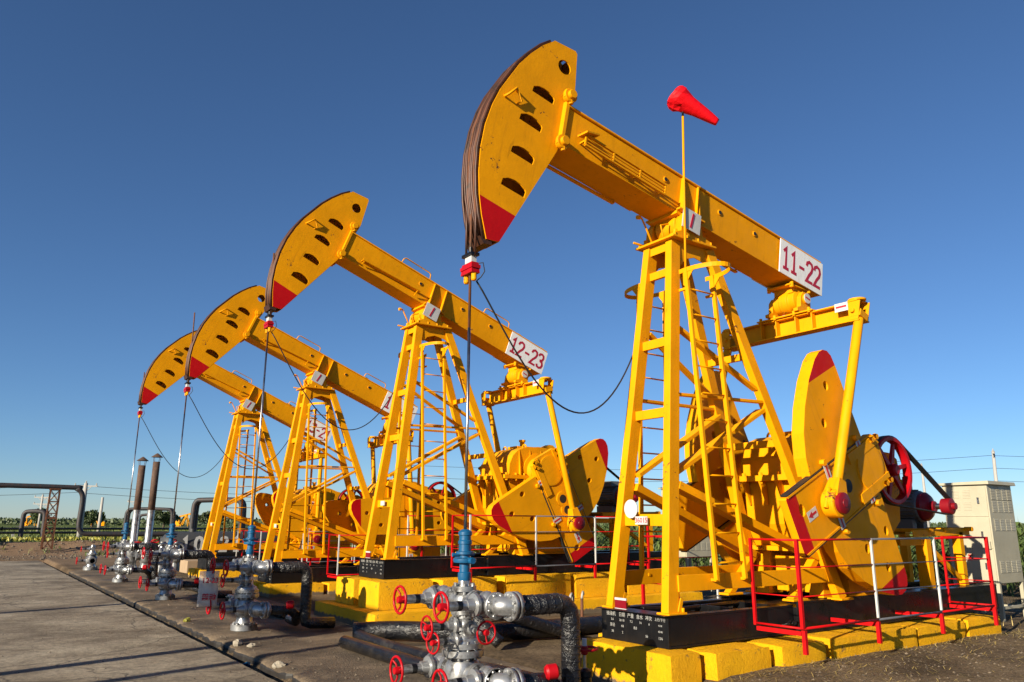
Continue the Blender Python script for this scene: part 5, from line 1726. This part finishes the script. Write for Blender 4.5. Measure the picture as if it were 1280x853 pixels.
def gravel(mb):
    r = random.Random(31)
    mb.mat('pebble')
    for _ in range(9000):
        if r.random() < 0.72:
            x, y = r.uniform(1.2, 13.5), -6.0 + 5.1 * r.random() ** 0.6
        else:
            x, y = r.uniform(-0.55, 1.7), r.uniform(-3, 18)
        if x < 2.2 and y < -0.9 and r.random() < 0.5: continue
        z = height(x, y) if x > 2.0 else 0.012
        s = 0.006 + 0.016 * r.random() ** 4
        b = mb.bm.verts
        v = [b.new((x + s * math.cos(a) * r.uniform(.7, 1.2), y + s * math.sin(a) * r.uniform(.7, 1.2), z + s * r.uniform(-.1, .3))) for a in (0, 1.3, 2.5, 3.8, 5.0)]
        t = b.new((x, y, z + s * r.uniform(0.5, 0.9)))
        for k in range(5):
            mb.face([v[k], v[(k + 1) % 5], t])
struct('gravel', gravel, 'stuff')
def road_grit(mb):
    r = random.Random(35)
    mb.mat('pebble')
    for _ in range(5000):
        x, y = -0.9 - 6.5 * r.random() ** 1.5, r.uniform(1.0, 26)
        s = 0.004 + 0.016 * r.random() ** 5
        if noise.noise(V((x * 0.8, y * 0.8, 6))) + r.random() < 0.35: continue
        b = mb.bm.verts
        v = [b.new((x + s * math.cos(a) * r.uniform(.7, 1.3), y + s * math.sin(a) * r.uniform(.7, 1.3), -0.024)) for a in (0, 1.3, 2.5, 3.8, 5.0)]
        t = b.new((x, y, -0.022 + s * r.uniform(0.4, 0.8)))
        for k in range(5):
            mb.face([v[k], v[(k + 1) % 5], t])
struct('road_grit', road_grit, 'stuff')
def straw(mb):
    r = random.Random(33)
    mb.mat('straw')
    for _ in range(3800):
        x = r.uniform(2.3, 13.0)
        y = -1.03 - 2.6 * r.random() ** 2.6
        if noise.noise(V((x * 0.9, y * 0.9, 3))) + r.random() * 0.9 < 0.35: continue
        p = V((x, y, height(x, y) + 0.004))
        a = r.uniform(0, 6.28); l = r.uniform(0.03, 0.12)
        d = V((math.cos(a) * l, math.sin(a) * l, r.uniform(0, 0.03))); q = V((-d.y, d.x, 0)).normalized() * 0.003
        b = mb.bm.verts
        mb.face([b.new(p - q), b.new(p + q), b.new(p + d + q), b.new(p + d - q)])
    for _ in range(420):
        x = r.uniform(9.0, 15.0); y = r.uniform(-4.5, 1.5)
        if 9.6 < x < 11 and -0.8 < y < 0.6: continue
        blade(mb, V((x, y, height(x, y) - 0.01)), r.uniform(0.05, 0.2), 0.012, r.uniform(0, 6.28), 0.06)
def blade(mb, p, h, w, a, lean, tip=0.0):
    d = V((math.cos(a), math.sin(a), 0)); s = V((-d.y, d.x, 0))
    q = p + d * lean * 0.4 + V((0, 0, h * 0.6)); t = p + d * lean + V((0, 0, h))
    b = mb.bm.verts
    v = [b.new(p - s * w / 2), b.new(p + s * w / 2), b.new(q + s * w * 0.4), b.new(t), b.new(q - s * w * 0.4)]
    mb.face(v)
struct('straw_litter', straw, 'stuff')

# ------------------------------------------------------------------ vegetation
def blade(mb, p, h, w, a, lean, tip=0.0):
    d = V((math.cos(a), math.sin(a), 0)); s = V((-d.y, d.x, 0))
    q = p + d * lean * 0.4 + V((0, 0, h * 0.6)); t = p + d * lean + V((0, 0, h))
    b = mb.bm.verts
    v = [b.new(p - s * w / 2), b.new(p + s * w / 2), b.new(q + s * w * 0.4), b.new(t), b.new(q - s * w * 0.4)]
    mb.face(v)
FD, RT = V((0.577, 0.817, 0)), V((0.817, -0.577, 0))
CAM = V((-3.976, -6.385, 1.7))
def grass(mb):
    r = random.Random(11)
    mb.mat('grass')
    n = 0
    while n < 30000:
        d = 44 + 110 * r.random() ** 2.0
        l = r.uniform(-0.8, 0.82) * d
        p = CAM + FD * d + RT * l; p.z = 0
        if p.y < 41 and p.x < 14: continue
        c = noise.noise(V((p.x * 0.12, p.y * 0.12, 4)))
        if r.random() > 0.6 + 0.9 * c: continue
        p.z = height(p.x, p.y) - 0.03
        for _ in range(4):
            h = r.uniform(0.15, 0.5) * (1.0 + 0.9 * c)
            blade(mb, p + V((r.uniform(-.4, .4), r.uniform(-.4, .4), 0)), h, r.uniform(0.04, 0.10), r.uniform(0, 6.28), h * r.uniform(0.1, 0.7))
        n += 1
def weeds(mb):
    r = random.Random(14)
    mb.mat('grass')
    for _ in range(9000):
        x, y = r.uniform(-16, 12), r.uniform(35.5, 44)
        if noise.noise(V((x * 0.5, y * 0.5, 8))) + 0.14 * (y - 39.5) < r.uniform(-0.1, 0.5): continue
        p = V((x, y, height(x, y) - 0.02))
        for _ in range(3):
            h = r.uniform(0.06, 0.30)
            blade(mb, p + V((r.uniform(-.15, .15), r.uniform(-.15, .15), 0)), h, r.uniform(0.02, 0.06), r.uniform(0, 6.28), h * 0.5)
struct('weeds', weeds, 'stuff')
def clods(mb):
    r = random.Random(15)
    mb.mat('pebble')
    for _ in range(3500):
        x, y = r.uniform(-16, 10), r.uniform(33.7, 41)
        z = height(x, y); q = 0.02 + 0.09 * r.random() ** 3
        b = mb.bm.verts
        v = [b.new((x + q * math.cos(a) * r.uniform(.7, 1.2), y + q * math.sin(a) * r.uniform(.7, 1.2), z - q * 0.2)) for a in (0, 1.3, 2.5, 3.8, 5.0)]
        t = b.new((x + q * 0.2, y, z + q * r.uniform(0.5, 0.9)))
        for k in range(5):
            mb.face([v[k], v[(k + 1) % 5], t])
struct('dirt_clods', clods, 'stuff')
struct('grass', grass, 'stuff')
def flowers(mb):
    r = random.Random(5)
    mb.mat('flower')
    for _ in range(2600):
        p = V((r.uniform(-10, 8), 54 + r.uniform(0, 5), 0.05))
        blade(mb, p, r.uniform(0.25, 0.55), 0.3, r.uniform(0, 6.28), 0.1)
struct('yellow_field_strip', flowers, 'stuff')
def crop(mb):
    r = random.Random(21)
    mb.mat('crop')
    for _ in range(2600):
        x = 17 + 22 * r.random() ** 1.5; y = r.uniform(-16, 44)
        h = r.uniform(1.2, 1.75) + (0.55 * sst(0, 1, (4 - y) / 4) if y < 4 else 0)
        p = V((x, y, 0))
        blade(mb, p, h, 0.05, r.uniform(0, 6.28), 0.15)
        for k in range(7):
            z = h * (0.2 + 0.75 * k / 7)
            a = r.uniform(0, 6.28); l = r.uniform(0.35, 0.75)
            d = V((math.cos(a), math.sin(a), 0)); s = V((-d.y, d.x, 0)) * 0.05
            o = p + V((0, 0, z))
            b = mb.bm.verts
            m1 = o + d * l * 0.5 + V((0, 0, 0.16)); m2 = o + d * l + V((0, 0, -0.08))
            mb.face([b.new(o - s * 0.4), b.new(o + s * 0.4), b.new(m1 + s), b.new(m2), b.new(m1 - s)])
struct('crop_field', crop, 'stuff')
def treeline(mb):
    r = random.Random(8)
    mb.mat('leaf')
    for _ in range(42000):
        d = r.uniform(230, 420)
        l = r.uniform(-0.85, 0.85) * d
        c = 0.5 + 0.5 * noise.noise(V((l * 0.03, d * 0.01, 1))) + 0.25 * noise.noise(V((l * 0.12, d * 0.02, 7)))
        p = CAM + FD * d + RT * l
        H = 2.6 * c + 0.5
        p.z = r.uniform(0, 1) ** 0.8 * H
        w = r.uniform(0.3, 0.8)
        a = r.uniform(0, 6.28)
        blade(mb, p, w, w * 1.2, a, w * r.uniform(-.4, .6))
struct('treeline', treeline, 'stuff')
def leafy(n, R_, H, seed, mat, lo=0.0, size=(0.06, 0.15)):
    def f(mb):
        r = random.Random(seed)
        mb.mat(mat)
        k = 0
        while k < n:
            u = V((r.uniform(-1, 1), r.uniform(-1, 1), r.uniform(-1, 1)))
            if u.length > 1: continue
            s = 0.75 + 0.45 * noise.noise(u * 2.2 + V((seed, 0, 0)))
            if u.length > s: continue
            p = V((u.x * R_, u.y * R_, lo + (u.z * 0.5 + 0.5) * (H - lo)))
            h = r.uniform(*size)
            blade(mb, p, h, h * 0.7, r.uniform(0, 6.28), h * r.uniform(0.1, 0.9))
            k += 1
    return f
def bush(x, y, R_, H, seed, lab, mat='leaf', z=0.2):
    T = thing('bush', lab, 'bush', (x, y, z), None, 'bushes on the field edge')
    part('foliage', None, leafy(int(4200 * R_), R_, H, seed, mat), T)
    part('stem', None, lambda mb: mb.mat('trunk').tube([(0, 0, -0.3), (0.1, 0, H * 0.5), (0.2, 0.1, H * 0.75)], 0.05, 6), T)
bush(-3.6, 40.5, 1.6, 1.9, 3, 'dark green bush at the left edge of the photo')
bush(6.4, 42.5, 1.7, 1.1, 7, 'olive bush behind the silver manifold', 'leaf2', 0.0)
bush(10.2, 46.0, 2.0, 1.3, 8, 'green bush behind the dark tank', 'leaf2', 0.0)
def tree(x, y, h, R_, seed, lab, mat='leaf'):
    T = thing('tree', lab, 'tree', (x, y, 0), None, 'far trees on the horizon')
    part('crown', None, leafy(2600, R_, h, seed, mat, h * 0.22, (0.22, 0.5)), T)
    def tr(mb):
        mb.mat('trunk').tube([(0, 0, -0.3), (0.1, 0, h * 0.3), (0.0, 0.1, h * 0.7)], [0.25, 0.18, 0.06], 8)
        for a in (0.3, 2.2, 4.4):
            mb.tube([(0.05, 0, h * 0.3), (math.cos(a) * R_ * 0.5, math.sin(a) * R_ * 0.5, h * 0.6)], 0.07, 6, True, 0.03)
    part('trunk', None, tr, T)
tree(18.3, 172, 3.6, 2.6, 1, 'small dark far tree near the pale crossarm pole')
tree(31.4, 170, 3.9, 3.2, 2, 'round dark far tree left of the tiny yellow pumpjack')
tree(9.0, 173, 3.9, 2.2, 3, 'dark far tree left of the close pair of poles')
tree(40.5, 168, 3.6, 3.2, 4, 'far tree behind the dark tank', 'leaf2')
tree(110, 135, 4.6, 3.0, 5, 'far olive tree between the near and second pumpjack', 'leaf2')
utility_pole(-12.0, 0.95, 7.5, 'grey pole added out of view, to cast a shadow across the slab by the blue scrap', 0, 0.13)  # unseen pole, added only for the shadow it throws over road and slab

# ------------------------------------------------------------------ camera, sky, sun
cam = bpy.data.cameras.new('camera')
co = bpy.data.objects.new('camera', cam)
COL.objects.link(co)
cam.sensor_width = 36.0; cam.sensor_fit = 'HORIZONTAL'
cam.lens = 952.487 / 1280 * 36
cam.clip_start = 0.05; cam.clip_end = 8000
yaw, pit, rol = rad(54.7621), rad(13.3939), rad(0.32918)
F = V((math.cos(yaw) * math.cos(pit), math.sin(yaw) * math.cos(pit), math.sin(pit)))
Rr = V((math.sin(yaw), -math.cos(yaw), 0)); U = Rr.cross(F)
R2 = Rr * math.cos(rol) + U * math.sin(rol); U2 = -Rr * math.sin(rol) + U * math.cos(rol)
co.matrix_world = Matrix(((R2.x, U2.x, -F.x, CAM.x - 0.0004), (R2.y, U2.y, -F.y, CAM.y), (R2.z, U2.z, -F.z, CAM.z), (0, 0, 0, 1)))
SC.camera = co

EL, AZ = rad(19.5), rad(15.0)      # light travels towards +x and a little +y
ldir = V((math.cos(EL) * math.cos(AZ), math.cos(EL) * math.sin(AZ), -math.sin(EL)))
sl = bpy.data.lights.new('sun', 'SUN'); sl.energy = 4.6; sl.angle = rad(0.53); sl.color = (1.0, 0.89, 0.70)
so = bpy.data.objects.new('sun', sl); COL.objects.link(so)
so.rotation_euler = ldir.to_track_quat('-Z', 'Y').to_euler()
so.location = (-30, -10, 20)
w = bpy.data.worlds.new('World'); SC.world = w; w.use_nodes = True
nt = w.node_tree
bg = nt.nodes['Background']
sky = nt.nodes.new('ShaderNodeTexSky'); sky.sky_type = 'NISHITA'; sky.sun_disc = False
sky.sun_elevation = EL
s2 = -ldir
sky.sun_rotation = math.atan2(s2.x, s2.y)
sky.altitude = 0; sky.air_density = 0.85; sky.dust_density = 0.05; sky.ozone_density = 6.2
nt.links.new(sky.outputs['Color'], bg.inputs['Color'])
bg.inputs['Strength'].default_value = 0.058
SC.view_settings.view_transform = 'Standard'; SC.view_settings.look = 'None'
SC.view_settings.exposure = 1.0; SC.view_settings.gamma = 1.0
SC.view_settings.use_curve_mapping = False
SC.render.engine = 'CYCLES'
SC.cycles.max_bounces = 6; SC.cycles.diffuse_bounces = 2; SC.cycles.glossy_bounces = 3
SC.cycles.use_denoising = True
